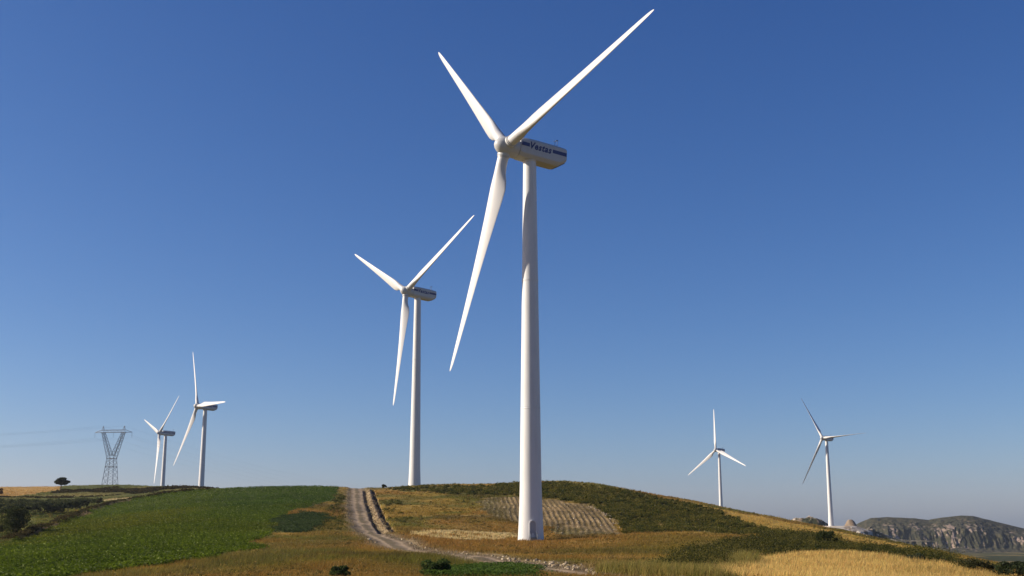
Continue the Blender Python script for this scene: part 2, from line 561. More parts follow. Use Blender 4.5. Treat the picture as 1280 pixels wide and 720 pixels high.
win = (np.abs(TT) < math.radians(30)) & (DIST > 50) & (DIST < 480)
road_d, road_s = line_dist(GX, GY, ROAD)
road_d = road_d + fbm(GX, GY, 3.0, 2, 41) * 0.35
d1, _ = line_dist(GX, GY, DITCH1)
d2, _ = line_dist(GX, GY, DITCH2)
ROAD_W = 2.5
IS_ROAD = (road_d < ROAD_W) & (DIST < 440)
IS_CROP = in_poly(WX, WY, P_CROP) & (DIST < 440) & ~IS_ROAD
IS_PLOUGH = in_poly(WX + fbm(GX, GY, 2.2, 2, 24) * 1.2, WY + fbm(GX, GY, 3.5, 2, 25) * 2.5, P_PLOUGH) & win
IS_GOLD = in_poly(WX, WY, P_GOLD) & (DIST < 170) & ~IS_ROAD
IS_GOLD2 = in_poly(WX, WY, P_GOLD2) & win
IS_SCRUB = in_poly(WX, WY, P_SCRUB) & win & ~IS_PLOUGH
IS_HEDGE = in_poly(WX, WY, P_HEDGE) & win & ~IS_ROAD
IS_DARK = in_poly(WX + fbm(GX, GY, 2, 2, 26) * 1.0, WY + fbm(GX, GY, 3, 2, 27) * 3.0, P_DARK) & win
IS_STRAW = in_poly(WX, WY, P_STRAW) & win & (fbm(GX, GY, 3, 3, 28) > -0.35)
_strip = in_poly(GX, GY, [*DITCH1[:, :2], *DITCH2[::-1, :2]]) & win
IS_STRIP = (_strip | (d1 < 0.6) | (d2 < 0.6)) & ~IS_ROAD & win

# --- relief of the features
Z = Z - 0.18 * sstep(ROAD_W + 0.8, ROAD_W - 0.8, road_d) * (DIST < 460)
rut = np.minimum(np.abs(road_d - 0.95), np.abs(road_d + 0.95))
Z = Z - 0.05 * sstep(0.5, 0.1, rut) * IS_ROAD
Z = Z - win * (0.7 * sstep(0.9, 0.25, d1) + 0.7 * sstep(0.9, 0.25, d2)) + 0.25 * _strip + IS_STRIP * fbm(GX, GY, 1.5, 3, 66) * 0.12
ROWQ = (GX + 0.0005 * (GY - 250) ** 2 + fbm(GX, GY * 0.5, 16, 3, 61) * 0.7 + fbm(GX, GY * 0.3, 2.5, 2, 62) * 0.09) / 1.15
_ph = ROWQ - np.floor(ROWQ)
furrow = 0.5 - 0.5 * np.cos(2 * math.pi * _ph)
_fa = 0.5 + 0.5 * sstep(-0.4, 0.5, fbm(GX, GY, 9, 3, 63))
Z = Z + IS_PLOUGH * ((furrow - 0.5) * 0.17 * _fa + fbm(GX, GY * 0.3, 1.2, 3, 64) * 0.07)
# bank on the near side of the far left ridge and lane bank in the crop field edge
t2d, t2s = line_dist(GX, GY, TRACK2)
Z = Z + 0.5 * sstep(2.2, 0.5, np.abs(t2d - 2.5)) * (DIST < 420) * (TT < math.radians(-14)) * (t2s < 0)

# --- natural ground colours (albedo), plus shade painted into the ditches
n_big = fbm(GX, GY, 38, 4, 71); n_mid = fbm(GX, GY, 11, 4, 72); n_sm = fbm(GX, GY, 2.5, 3, 73)
STRAWC, OCHRE, RUST = (0.36, 0.25, 0.085), (0.245, 0.158, 0.030), (0.235, 0.128, 0.028)
OLIVE, GREEN = (0.120, 0.108, 0.018), (0.045, 0.072, 0.014)
C = lerp3(OCHRE, OLIVE, sstep(-0.45, 0.45, n_big + 0.7 * n_mid))
C = lerp3(C, RUST, 0.85 * sstep(0.0, 0.6, fbm(GX, GY * 0.6, 20, 4, 75)))
C = lerp3(C, STRAWC, 0.4 * sstep(0.35, 0.8, fbm(GX, GY * 0.6, 9, 4, 76)))
C = lerp3(C, (0.085, 0.062, 0.018), 0.75 * sstep(0.15, 0.65, fbm(GX, GY * 0.5, 13, 4, 74)))
C = lerp3(C, (0.105, 0.100, 0.022), 0.7 * sstep(0.1, 0.7, fbm(GX, GY * 0.5, 30, 3, 70) + 0.3 * n_mid) * (GX < -18))
# rust coloured grass round the near turbine
rr_ = np.hypot((GX - 5) / 30, (GY - 168) / 30)
C = lerp3(C, (0.25, 0.132, 0.030), 0.8 * sstep(1.3, 0.5, rr_ + 0.3 * n_mid))
# greener grass to the right of it and along the hollow
gr_ = np.hypot((GX - 30) / 28, (GY - 145) / 38)
C = lerp3(C, (0.145, 0.118, 0.020), 0.7 * sstep(1.2, 0.5, gr_ + 0.35 * n_mid))
# far left fields, banks and ridge
TW = TT + np.radians(0.5) * fbm(GX, GY, 18, 3, 78)
DW = DIST + 14 * fbm(GX, GY, 30, 3, 80)
farleft = (TT < math.radians(-9)) & (DIST > 330)
C = np.where(farleft[..., None], lerp3((0.085, 0.092, 0.022), (0.17, 0.14, 0.04), sstep(-0.3, 0.5, n_big)), C)
C = np.where((farleft & (TW < math.radians(-21.5) - 0.0006 * (560 - DW).clip(0, 100)) & (DW > 475))[..., None], lerp3((0.38, 0.23, 0.07), (0.30, 0.19, 0.07), sstep(-0.3, 0.5, n_big)), C)
bank = farleft & (np.abs(DW - 545) < 11 + 8 * n_mid) & (TW > math.radians(-21.3))
C = np.where(bank[..., None], np.array((0.055, 0.048, 0.016)), C)
lane = farleft & (np.abs(DW - 418) < 5 + 3 * n_mid) & (TT > math.radians(-27))
C = np.where(lane[..., None], np.array((0.36, 0.28, 0.13)), C)
olv = (TT < math.radians(-19)) & (DW < 345) & (t2s < 0)
C = np.where(olv[..., None], lerp3((0.12, 0.115, 0.02), (0.06, 0.07, 0.014), sstep(-0.3, 0.5, n_mid)), C)
C = np.where(((t2d < 1.6) & (t2s < 0) & (DIST < 420))[..., None], np.array((0.22, 0.15, 0.075)), C)
C = np.where(IS_SCRUB[..., None], lerp3((0.19, 0.135, 0.034), (0.09, 0.085, 0.018), sstep(-0.2, 0.4, n_mid)), C)
C = np.where(IS_HEDGE[..., None], lerp3((0.065, 0.070, 0.016), (0.035, 0.045, 0.012), sstep(-0.2, 0.4, n_mid)), C)
C = np.where(IS_GOLD2[..., None], lerp3((0.40, 0.26, 0.065), (0.31, 0.215, 0.05), sstep(-0.2, 0.5, n_mid)), C)
C = np.where(IS_GOLD[..., None], lerp3((0.52, 0.365, 0.12), (0.42, 0.29, 0.09), sstep(-0.3, 0.5, n_mid)), C)
C = np.where(IS_STRAW[..., None], np.array((0.48, 0.37, 0.17)), C)
C = np.where(IS_DARK[..., None], np.array((0.045, 0.060, 0.022)), C)
C = np.where(IS_STRIP[..., None], lerp3((0.26, 0.185, 0.115), (0.16, 0.11, 0.06), sstep(-0.3, 0.5, n_sm)), C)
C = np.where((np.minimum(d1, d2) < 0.45 + 0.25 * n_sm)[..., None] & win[..., None], np.array((0.075, 0.05, 0.03)), C)  # shade of the trench walls painted as dark brown along both ditches
pthd, _ = line_dist(GX, GY, PATHR)
C = np.where(((pthd < 0.7 + 0.5 * n_mid) & win)[..., None], np.array((0.34, 0.26, 0.13)), C)
# bare gravelly verge of the track
C = lerp3(C, (0.26, 0.195, 0.105), 0.85 * sstep(ROAD_W + 1.8, ROAD_W + 0.2, road_d + 0.8 * n_sm) * (DIST < 440))
# valley and plain
valley = (DIST > 620)
C = np.where(valley[..., None], lerp3((0.045, 0.050, 0.020), (0.22, 0.16, 0.055), sstep(0.05, 0.5, fbm(GX * 0.5, GY, 60, 4, 77))), C)
# crop field: low soil seen between the leaves
C = np.where(IS_CROP[..., None], lerp3((0.040, 0.062, 0.010), (0.062, 0.078, 0.014), sstep(-0.4, 0.5, n_big)), C)
C = np.where(IS_PLOUGH[..., None], lerp3((0.135, 0.096, 0.038), (0.29, 0.20, 0.095), sstep(0.15, 1.15, _fa * furrow + 0.6 * fbm(GX, GY * 0.22, 1.3, 3, 67) + 0.3 * n_mid + 0.1)), C)
_lw = np.clip(sstep(0.1, 0.8, fbm(GX, GY, 12, 3, 79) + 0.2) * sstep(255, 205, DIST) + sstep(3.0, -6.0, GX) * 0.8, 0, 1) * IS_PLOUGH
C = lerp3(C, (0.085, 0.085, 0.025), 0.55 * _lw)
C = np.where(IS_ROAD[..., None], lerp3(lerp3((0.225, 0.163, 0.098), (0.17, 0.122, 0.07), sstep(-0.4, 0.4, n_sm)), (0.31, 0.232, 0.15), 0.8 * sstep(0.7, 0.2, rut)), C)
C = lerp3(C, (0.135, 0.110, 0.062), 0.65 * sstep(0.55, 0.2, road_d + 0.2 * n_sm) * IS_ROAD)
C = lerp3(C, (0.15, 0.122, 0.075), 0.6 * sstep(ROAD_W - 1.0, ROAD_W - 0.3, road_d + 0.3 * n_sm) * IS_ROAD)

PXG, PYG = px_of(GX, GY, Z)

# --- the ground as one sheet cut along the region borders
idx = np.arange(nT * nR).reshape(nT, nR)
quads = np.stack([idx[:-1, :-1], idx[1:, :-1], idx[1:, 1:], idx[:-1, 1:]], -1).reshape(-1, 4)
_reg = np.zeros((nT, nR), np.int8)
_reg[IS_CROP] = 1; _reg[IS_GOLD] = 2; _reg[IS_PLOUGH] = 3; _reg[IS_STRIP] = 4; _reg[IS_ROAD] = 5
qreg = _reg[:-1, :-1].ravel()
flatv = np.stack([GX, GY, Z], -1).reshape(-1, 3)
flatc = C.reshape(-1, 3)
for rid, nm_, mt in ((0, 'hill', M_GROUND), (1, 'crop_field', M_FIELD), (2, 'golden_field', M_GROUND), (3, 'ploughed_field', M_PLOUGH),
                     (4, 'dirt_strip', M_PLOUGH), (5, 'dirt_road', M_ROAD)):
    q = quads[qreg == rid]
    used, inv = np.unique(q.ravel(), return_inverse=True)
    o = np_mesh(nm_, flatv[used], inv.reshape(-1, 4), mt, flatc[used], smooth=True)
    tag(o, kind='structure')

# ------------------------------------------------------------------ far mountain
def mountain():
    sky_px = [(900, 690), (1000, 676), (1040, 666), (1066, 653), (1080, 647.5), (1100, 646.3), (1135, 648), (1150, 650), (1165, 647),
              (1190, 644.3), (1205, 645), (1230, 651.5), (1260, 659), (1300, 668), (1360, 678), (1450, 686), (1560, 690)]
    us = np.linspace(900, 1560, 900)
    top = np.interp(us, [p[0] for p in sky_px], [p[1] for p in sky_px])
    ts = np.linspace(0, 1, 180)
    V = []; CC = []
    rockc, rockd, scr, scr2 = np.array((0.34, 0.25, 0.19)), np.array((0.12, 0.098, 0.085)), np.array((0.042, 0.043, 0.025)), np.array((0.075, 0.066, 0.038))
    x_of = (us - 640) / F_PX
    D0, D1, D2 = 1760.0, 2080.0, 2330.0
    xs = x_of * 2000
    for t in ts:
        if t < 0.75:
            s = t / 0.75
            D = D0 + (D1 - D0) * s
            prof = 0.28 * sstep(0, 0.62, np.array(s)) + 0.42 * sstep(0.44, 0.66, np.array(s)) + 0.30 * sstep(0.6, 1.0, np.array(s))
            prof = np.full_like(us, float(prof))
        else:
            D = D1 + (D2 - D1) * (t - 0.75) / 0.25
            prof = np.full_like(us, 1.0 - 0.9 * ((t - 0.75) / 0.25) ** 1.5)
        zt = np.array([at(u, p, D1)[2] for u, p in zip(us, top)])
        zb = -58.0
        cl = float(sstep(0.22, 0.40, np.array(t)) * sstep(0.66, 0.50, np.array(t)))
        X = x_of * D
        rib = np.abs(fbm(xs + 60 * t, np.full_like(xs, t * 40), 12, 4, 91)) * 2 + fbm(xs + 60 * t, np.full_like(xs, t * 90), 4, 3, 92) * 0.8
        rib2 = np.abs(fbm(xs, np.full_like(xs, t * 40), 60, 3, 97))
        Y = np.full_like(us, D) + cl * (3.5 * rib + 15 * rib2 - 6) + 2.5 * fbm(xs, np.full_like(xs, t * 300), 11, 3, 96)
        strength = np.clip((zt - zb) / 60, 0, 1.2)
        Zm = zb + (zt - zb) * prof + fbm(xs, np.full_like(xs, t * 330), 11, 4, 93) * 0.9 * strength * (0.35 + 0.65 * (t < 0.7))
        V.append(np.stack([X, Y, Zm], -1))
        n1 = fbm(xs + 70 * t, np.full_like(xs, t * 90), 15, 4, 94)
        n2 = fbm(xs + 70 * t, np.full_like(xs, t * 220), 3.5, 3, 95)
        r = cl * sstep(0.1, 0.75, n1 + 0.7 * n2)
        c = lerp3(scr, scr2, sstep(-0.2, 0.5, n2 + (0.3 if t < 0.3 else 0)))
        c = lerp3(c, lerp3(rockd, rockc, sstep(-0.3, 0.5, n2)), r)
        CC.append(c)
    V = np.array(V); CC = np.array(CC)
    n_t, n_u = V.shape[:2]
    i = np.arange(n_t * n_u).reshape(n_t, n_u)
    q = np.stack([i[:-1, :-1], i[:-1, 1:], i[1:, 1:], i[1:, :-1]], -1).reshape(-1, 4)
    o = np_mesh('mountain', V.reshape(-1, 3), q, M_STONE, CC.reshape(-1, 3), smooth=True)
    tag(o, kind='structure')


mountain()


# ------------------------------------------------------------------ rocky terrace under the right hand turbine
def terrace():
    xs = np.arange(196, 312, 0.8); ys = np.arange(838, 975, 1.2)
    X, Y = np.meshgrid(xs, ys, indexing='ij')
    base = ground_z(X, Y) - 0.6
    padc = np.array([247, 897.0]); padz = -3.3
    dp = np.hypot((X - padc[0]) / 19, (Y - padc[1]) / 12)
    Zt = base.copy()
    pad = padz - 7.0 * np.clip(dp - 1, 0, 3) - 0.25 * np.clip(dp - 1, 0, 1) * fbm(X, Y, 3, 3, 5)
    Zt = np.maximum(Zt, np.where(dp < 1.7, pad, -99))
    rk = fbm(X, Y, 5, 4, 14); rk2 = fbm(X, Y, 1.8, 3, 15)
    k1 = at(1009, 647.3, 935); k2 = at(1063, 649.8, 915); k3 = at(1082, 662, 905)
    for k, sx, sy, p in ((k1, 20, 16, 1.7), (k2, 6.5, 8, 1.0), (k3, 15, 10, 1.2)):
        d = np.hypot((X - k[0]) / sx, (Y - k[1]) / sy)
        hgt = (k[2] + 14) * np.exp(-d ** (2 * p) * 0.7) - 14 + rk * 1.3 * np.exp(-d ** 2) + rk2 * 0.7 * np.exp(-d ** 2)
        Zt = np.maximum(Zt, hgt)
    pale, dark, brown = np.array((0.66, 0.57, 0.45)), np.array((0.05, 0.052, 0.025)), np.array((0.22, 0.16, 0.11))
    c = lerp3(dark, brown, sstep(0.0, 0.6, rk))
    c = lerp3(c, pale, sstep(0.4, 0.75, rk2 + 0.4 * rk) * 0.8)
    c = lerp3(c, lerp3(brown, pale * 0.5, sstep(0.1, 0.9, rk2)), 0.85 * sstep(1.3, 0.8, np.hypot((X - k2[0]) / 8, (Y - k2[1]) / 9)))
    padm = sstep(1.05, 0.95, dp) + sstep(1.75, 1.5, dp + 0.25 * rk) * (Y < 900) * 0.85
    c = lerp3(c, lerp3(pale, np.array((0.40, 0.31, 0.22)), sstep(-0.2, 0.6, rk)), np.clip(padm, 0, 1))
    lft = np.hypot((X - at(999, 655, 915)[0]) / 7, (Y - 915) / 14)
    c = lerp3(c, pale * 1.05, sstep(1.1, 0.7, lft + 0.3 * rk))
    i = np.arange(X.size).reshape(X.shape)
    q = np.stack([i[:-1, :-1], i[1:, :-1], i[1:, 1:], i[:-1, 1:]], -1).reshape(-1, 4)
    keep = (Zt > base + 0.02).ravel()
    q = q[keep[q].any(1)]
    o = np_mesh('rock_terrace', np.stack([X, Y, Zt], -1).reshape(-1, 3), q, M_STONE, c.reshape(-1, 3), smooth=True)
    tag(o, kind='structure')


terrace()

# ------------------------------------------------------------------ wind turbines
HUB_H, OVER, TILT = 66.9, 5.0, math.radians(6.2)


def blade_mesh():
    bm = bmesh.new()
    n = 24
    prof = [(1.3, 1.9, 1.0), (2.6, 1.9, 1.0), (3.6, 2.1, 0.86), (4.8, 2.65, 0.62), (6.2, 3.2, 0.42), (7.6, 3.45, 0.33), (9.5, 3.3, 0.28), (13, 2.85, 0.235),
            (18, 2.3, 0.20), (23, 1.85, 0.18), (28, 1.48, 0.165), (33, 1.12, 0.155), (36.5, 0.88, 0.15), (38.6, 0.66, 0.145), (39.5, 0.42, 0.14), (39.95, 0.16, 0.14)]
    rings = []
    for r, c, th in prof:
        blend = min(1, max(0, (r - 2.6) / 4.4)); blend = blend * blend * (3 - 2 * blend)
        beta = math.radians(13.5 * max(0, 1 - (r - 4) / 33) ** 1.7 + 0.5) if r > 4 else math.radians(14)
        ring = []
        for k in range(n):
            a = 2 * math.pi * k / n
            cx, cy = math.cos(a), math.sin(a)
            # circle root
            p0 = (0.95 * cx, 0.95 * cy)
            # aerofoil: leading edge at +x (30 % ahead of the pitch axis), trailing edge thin
            s = (1 - cx) / 2                                   # 0 leading, 1 trailing
            yt = 5 * th * c * (0.2969 * math.sqrt(s) - 0.126 * s - 0.3516 * s * s + 0.2843 * s ** 3 - 0.1015 * s ** 4)
            camb = 0.035 * c * (1 - (2 * s - 0.8) ** 2) if r > 4 else 0
            p1 = (0.32 * c - s * c, (yt if cy > 0 else -yt) - camb * 0.6)
            x = p0[0] * (1 - blend) + p1[0] * blend
            y = p0[1] * (1 - blend) + p1[1] * blend
            X = x * math.cos(beta) + y * math.sin(beta)
            Y = -x * math.sin(beta) + y * math.cos(beta)
            ring.append(Vector((X, Y - 0.0003 * r * r, r)))
        rings.append(ring)
    loft(bm, rings)
    return bm


def hub_mesh():
    bm = bmesh.new()
    n = 40
    prof = [(-2.2, 0.02), (-2.16, 0.32), (-2.0, 0.68), (-1.7, 1.03), (-1.25, 1.35), (-0.6, 1.58), (0.3, 1.68), (1.2, 1.70), (1.98, 1.64), (2.02, 1.5)]
    loft(bm, [[Vector((r * math.cos(2 * math.pi * k / n), y, r * math.sin(2 * math.pi * k / n))) for k in range(n)] for y, r in prof])
    for t in (0, 1, 2):
        R = Matrix.Rotation(t * 2 * math.pi / 3, 3, 'Y')
        for (z0, z1, r) in ((0.6, 1.78, 1.12), (1.86, 2.02, 1.05)):
            loft(bm, [[R @ Vector((r * math.cos(2 * math.pi * k / 28), r * math.sin(2 * math.pi * k / 28), z)) for k in range(28)] for z in (z0, z1)])
    return bm


def nacelle_mesh():
    bm = bmesh.new()

    def sec(y, w_, top, bot, ct, cb):
        return [Vector(p) for p in ((-w_, y, bot + cb), (-w_ + cb * 0.8, y, bot), (w_ - cb * 0.8, y, bot), (w_, y, bot + cb), (w_, y, top - ct), (w_ - ct, y, top), (-w_ + ct, y, top), (-w_, y, top - ct))]
    loft(bm, [sec(-2.95, 1.60, 1.50, -1.55, 0.55, 0.6), sec(-2.3, 1.68, 1.78, -1.74, 0.5, 0.6), sec(0.5, 1.72, 1.90, -1.82, 0.5, 0.62),
              sec(5.3, 1.72, 1.90, -1.82, 0.5, 0.62), sec(6.9, 1.68, 1.82, -0.75, 0.5, 0.35)])
    bmesh.ops.bevel(bm, geom=[e for e in bm.edges], offset=0.06, segments=2, affect='EDGES')
    return bm


def box_bm(bm, x0, x1, y0, y1, z0, z1):
    v = [bm.verts.new((x, y, z)) for x in (x0, x1) for y in (y0, y1) for z in (z0, z1)]
    for f in ((0, 1, 3, 2), (4, 6, 7, 5), (0, 4, 5, 1), (2, 3, 7, 6), (0, 2, 6, 4), (1, 5, 7, 3)):
        bm.faces.new([v[i] for i in f])


def lettering_mesh():
    cu = bpy.data.curves.new('lettering', 'FONT')
    cu.body = 'Vestas'
    cu.size = 1.36; cu.shear = 0.28; cu.offset = 0.048; cu.extrude = 0.012
    cu.space_character = 1.16; cu.resolution_u = 4
    o = bpy.data.objects.new('tmp', cu); COL.objects.link(o)
    bpy.context.view_layer.update()
    me = bpy.data.meshes.new_from_object(o.evaluated_get(bpy.context.evaluated_depsgraph_get()))
    bpy.data.objects.remove(o); bpy.data.curves.remove(cu)
    me.materials.clear(); me.materials.append(M_BLUE)
    me.name = 'lettering'
    return me


def tower_mesh():
    bm = bmesh.new()
    n = 64
    hh, rr = (-2.5, 0.0, 3.0, 6.0, 10.0, 20.0, 36.0, 64.9), (2.25, 2.16, 2.00, 1.88, 1.78, 1.665, 1.47, 1.13)
    rad = lambda h: float(np.interp(h, hh, rr))
    prof = [(float(h), rad(h)) for h in [-2.5, 0, 1, 2, 3, 4.5, 6, 8, 10] + list(np.linspace(12, 64.9, 22))]
    for hs_ in (21.8, 43.6):
        r = rad(hs_)
        prof += [(hs_, r), (hs_ + 0.01, r + 0.045), (hs_ + 0.3, r + 0.042), (hs_ + 0.31, r - 0.003)]
    prof.sort()
    prof += [(64.95, 1.25), (65.2, 1.25)]
    loft(bm, [[Vector((r * math.cos(2 * math.pi * k / n), r * math.sin(2 * math.pi * k / n), h)) for k in range(n)] for h, r in prof])
    return bm


def mast_mesh():
    bm = bmesh.new()
    bar(bm, (0, 0, 0), (0, 0, 1.5), 0.045, 6); bar(bm, (0.7, 0, 0), (0.7, 0, 1.35), 0.045, 6)
    bar(bm, (0, 0, 0.45), (0.7, 0, 0.45), 0.03, 6)
    for a in range(3):
        c, s = math.cos(a * 2.1), math.sin(a * 2.1)
        bar(bm, (0, 0, 1.5), (0.2 * c, 0.2 * s, 1.5), 0.02, 4)
        bar(bm, (0.2 * c, 0.2 * s, 1.44), (0.2 * c, 0.2 * s, 1.56), 0.06, 6)
    box_bm(bm, 0.68, 0.72, -0.3, 0.2, 1.35, 1.5)
    return bm


def make_turbine():
    root = empty('wind_turbine', (0, 0, 0))
    bm_obj('tower', tower_mesh(), M_WHITE, root, autosmooth=30)
    nac = bm_obj('nacelle', nacelle_mesh(), M_NAC, root, autosmooth=25)
    nac.location = (0, 0, HUB_H - 0.02)
    nac.rotation_euler = (math.radians(-3.0), 0, 0)
    for sgn in (1, -1):
        x0, x1 = sorted((sgn * 1.60, sgn * 1.732))
        for (a, b) in ((-2.75, -1.15), (3.75, 6.78)):
            bm = bmesh.new()
            box_bm(bm, x0, x1, a, b, 0.14, 0.80)
            bm_obj('stripe', bm, M_BLUE, nac)
    lm = lettering_mesh()
    ys = [v.co.x for v in lm.vertices]; y0, y1 = min(ys), max(ys)
    sc = 4.5 / (y1 - y0)
    for sgn in (1, -1):
        o = bpy.data.objects.new('lettering', lm); COL.objects.link(o); o.parent = nac
        if sgn > 0:
            o.matrix_local = Matrix(((0, 0, 1, 1.738), (sc, 0, 0, -1.0 - y0 * sc), (0, sc * 1.12, 0, -0.06), (0, 0, 0, 1)))
        else:
            o.matrix_local = Matrix(((0, 0, -1, -1.738), (-sc, 0, 0, 3.7 + y0 * sc), (0, sc * 1.12, 0, -0.06), (0, 0, 0, 1)))
    bm = bmesh.new()
    sl = math.atan2(1.07, 1.6)
    for k in range(6):
        y = 5.5 + k * 0.22
        z = -1.82 + (y - 5.3) * math.tan(sl) - 0.035
        box_bm(bm, -1.15, 1.15, y, y + 0.2, z, z + 0.14)
    bm_obj('vent', bm, M_DARK, nac)
    m = bm_obj('wind_mast', mast_mesh(), M_GALV, nac); m.location = (-0.35, 5.6, 1.88)
    hub = bm_obj('hub', hub_mesh(), M_NAC, root, autosmooth=35)
    bl = bm_obj('blade', blade_mesh(), M_BLADE, root, autosmooth=50)
    bls = [bl]
    for k in range(2):
        b2 = bl.copy(); COL.objects.link(b2); b2.parent = root; bls.append(b2)
    return root


def copy_tree(o, parent=None):
    c = o.copy(); COL.objects.link(c)
    if parent: c.parent = parent
    for ch in list(o.children):
        copy_tree(ch, c)
    return c


# hub pixel, distance, yaw (rotor turned to the left), rotor phase, blade pitch, label
TURB = [
    ((632.3, 182.9), 187.5, 56.2, 75.0, 4, 'tallest, nearest white wind turbine standing in rust brown grass with a door at its foot'),
    ((507.6, 363.9), 382.4, 48.4, 59.4, 4, 'second tallest white wind turbine, standing on the hill crest just right of the dirt track'),
    ((246.7, 507.7), 667.3, 51.7, 91.3, 4, 'taller white turbine of the pair beside the lattice pylon, one blade pointing straight up'),
    ((199.3, 541.0), 874.4, 52.7, 48.9, 4, 'shorter white turbine next to the lattice pylon, one blade hanging down to the ridge'),
    ((894.6, 562.5), 1093.5, 48.4, 114.8, 4, 'far white turbine half hidden behind the scrubby right slope, one blade straight up'),
    ((1028.1, 547.5), 896.3, 51.7, 88.2, 86, 'white turbine with thin dark blades on the pale rocky terrace beside the mountain'),
]
proto = make_turbine()
turbines = []
for i, (hp, D, yaw, ph, pitch, lab) in enumerate(TURB):
    r = proto if i == 0 else copy_tree(proto)
    turbines.append(r)
for r, (hp, D, yaw, ph, pitch, lab) in zip(turbines, TURB):
    hub = at(hp[0], hp[1], D)
    ya = math.radians(yaw)
    Rz = Matrix.Rotation(-ya, 4, 'Z')
    off = Rz @ Vector((0, -OVER, HUB_H))
    r.location = Vector(hub) - off
    r.rotation_euler = (0, 0, -ya)
    tag(r, lab, 'wind turbine', 'wind turbines on the hills')
    base = Matrix.Translation((0, -OVER, HUB_H)) @ Matrix.Rotation(-TILT, 4, 'X')
    k = 0
    for ch in r.children:
        if ch.name.startswith('hub'):
            ch.matrix_local = base @ Matrix.Rotation(math.radians(ph), 4, 'Y')
        elif ch.name.startswith('blade'):
            ch.matrix_local = base @ Matrix.Rotation(math.radians(ph + 120 * k), 4, 'Y') @ Matrix.Rotation(math.radians(-pitch), 4, 'Z')
            k += 1

# door, steps and handrails at the foot of the near tower
T1 = turbines[0]
tower1 = [c for c in T1.children if c.name.startswith('tower')][0]
tw = T1.location
door_az = math.atan2(-tw.x, -tw.y) - math.radians(9)         # roughly towards the track
gz1 = float(ground_z(tw.x - 0.2, tw.y - 2.6))
dz = gz1 - tw.z                                             # ground height in tower coordinates
Dm = Matrix.Rotation(T1.rotation_euler.z, 4, 'Z').inverted() @ Matrix.Rotation(-door_az + math.pi, 4, 'Z')   # local: -Y points out of the door


def arch_pts(w_, h, n=14):
    pts = [(-w_, 0.0)]
    pts += [(-w_ * math.cos(math.pi * k / n), h - w_ + w_ * math.sin(math.pi * k / n)) for k in range(n + 1)]
    pts += [(w_, 0.0)]
    return pts


def door_parts():
    bm = bmesh.new()
    rr0 = 2.13
    o_ = arch_pts(0.62, 2.75); i_ = arch_pts(0.47, 2.58)
    R = lambda x, y: -math.sqrt(max(0.1, 2.07 * 2.07 - x * x)) - y
    vo = [[bm.verts.new((x, R(x, d), z)) for x, z in o_] for d in (-0.1, 0.16)]
    vi = [[bm.verts.new((x, R(x, d), z)) for x, z in i_] for d in (-0.1, 0.16)]
    m = len(o_)
    for k in range(m - 1):
        bm.faces.new((vo[0][k], vo[0][k + 1], vo[1][k + 1], vo[1][k]))
        bm.faces.new((vo[1][k], vo[1][k + 1], vi[1][k + 1], vi[1][k]))
        bm.faces.new((vi[1][k], vi[1][k + 1], vi[0][k + 1], vi[0][k]))
    fr = bm_obj('door_frame', bm, M_WHITE, tower1)
    bm = bmesh.new()
    pts = arch_pts(0.468, 2.57)
    f = [bm.verts.new((x, R(x, 0.02), z + 0.01)) for x, z in pts]
    g = [bm.verts.new((x, R(x, 0.06), z + 0.01)) for x, z in pts]
    bm.faces.new(g)
    for k in range(len(pts) - 1):
        bm.faces.new((f[k], f[k + 1], g[k + 1], g[k]))
    dr = bm_obj('door', bm, M_DOOR, tower1)
    bm = bmesh.new()
    for k in range(4):
        z = -0.02 - k * 0.2
        box_bm(bm, -0.55, 0.55, -2.32 - 0.28 * (k + 1), -2.32 - 0.28 * k + (0.2 if k == 0 else 0), z - 0.04, z)
    for s in (-0.53, 0.53):
        bar(bm, (s, -2.2, -0.06), (s, -3.45, -0.9), 0.05, 4)
    st = bm_obj('steps', bm, M_DARK, tower1)
    rails = []
    for s in (-0.56, 0.56):
        bm = bmesh.new()
        bar(bm, (s, -2.3, -0.05), (s, -2.3, 1.0), 0.045, 6); bar(bm, (s, -3.42, -0.9), (s, -3.42, 0.2), 0.045, 6)
        bar(bm, (s, -2.3, 1.0), (s, -3.42, 0.2), 0.045, 6); bar(bm, (s, -2.3, 0.5), (s, -3.42, -0.3), 0.03, 6)
        rails.append(bm_obj('handrail', bm, M_GALV, tower1))
    for o in [fr, dr, st] + rails:
        o.matrix_local = Matrix.Translation((0, 0, dz + 0.55)) @ Dm


door_parts()

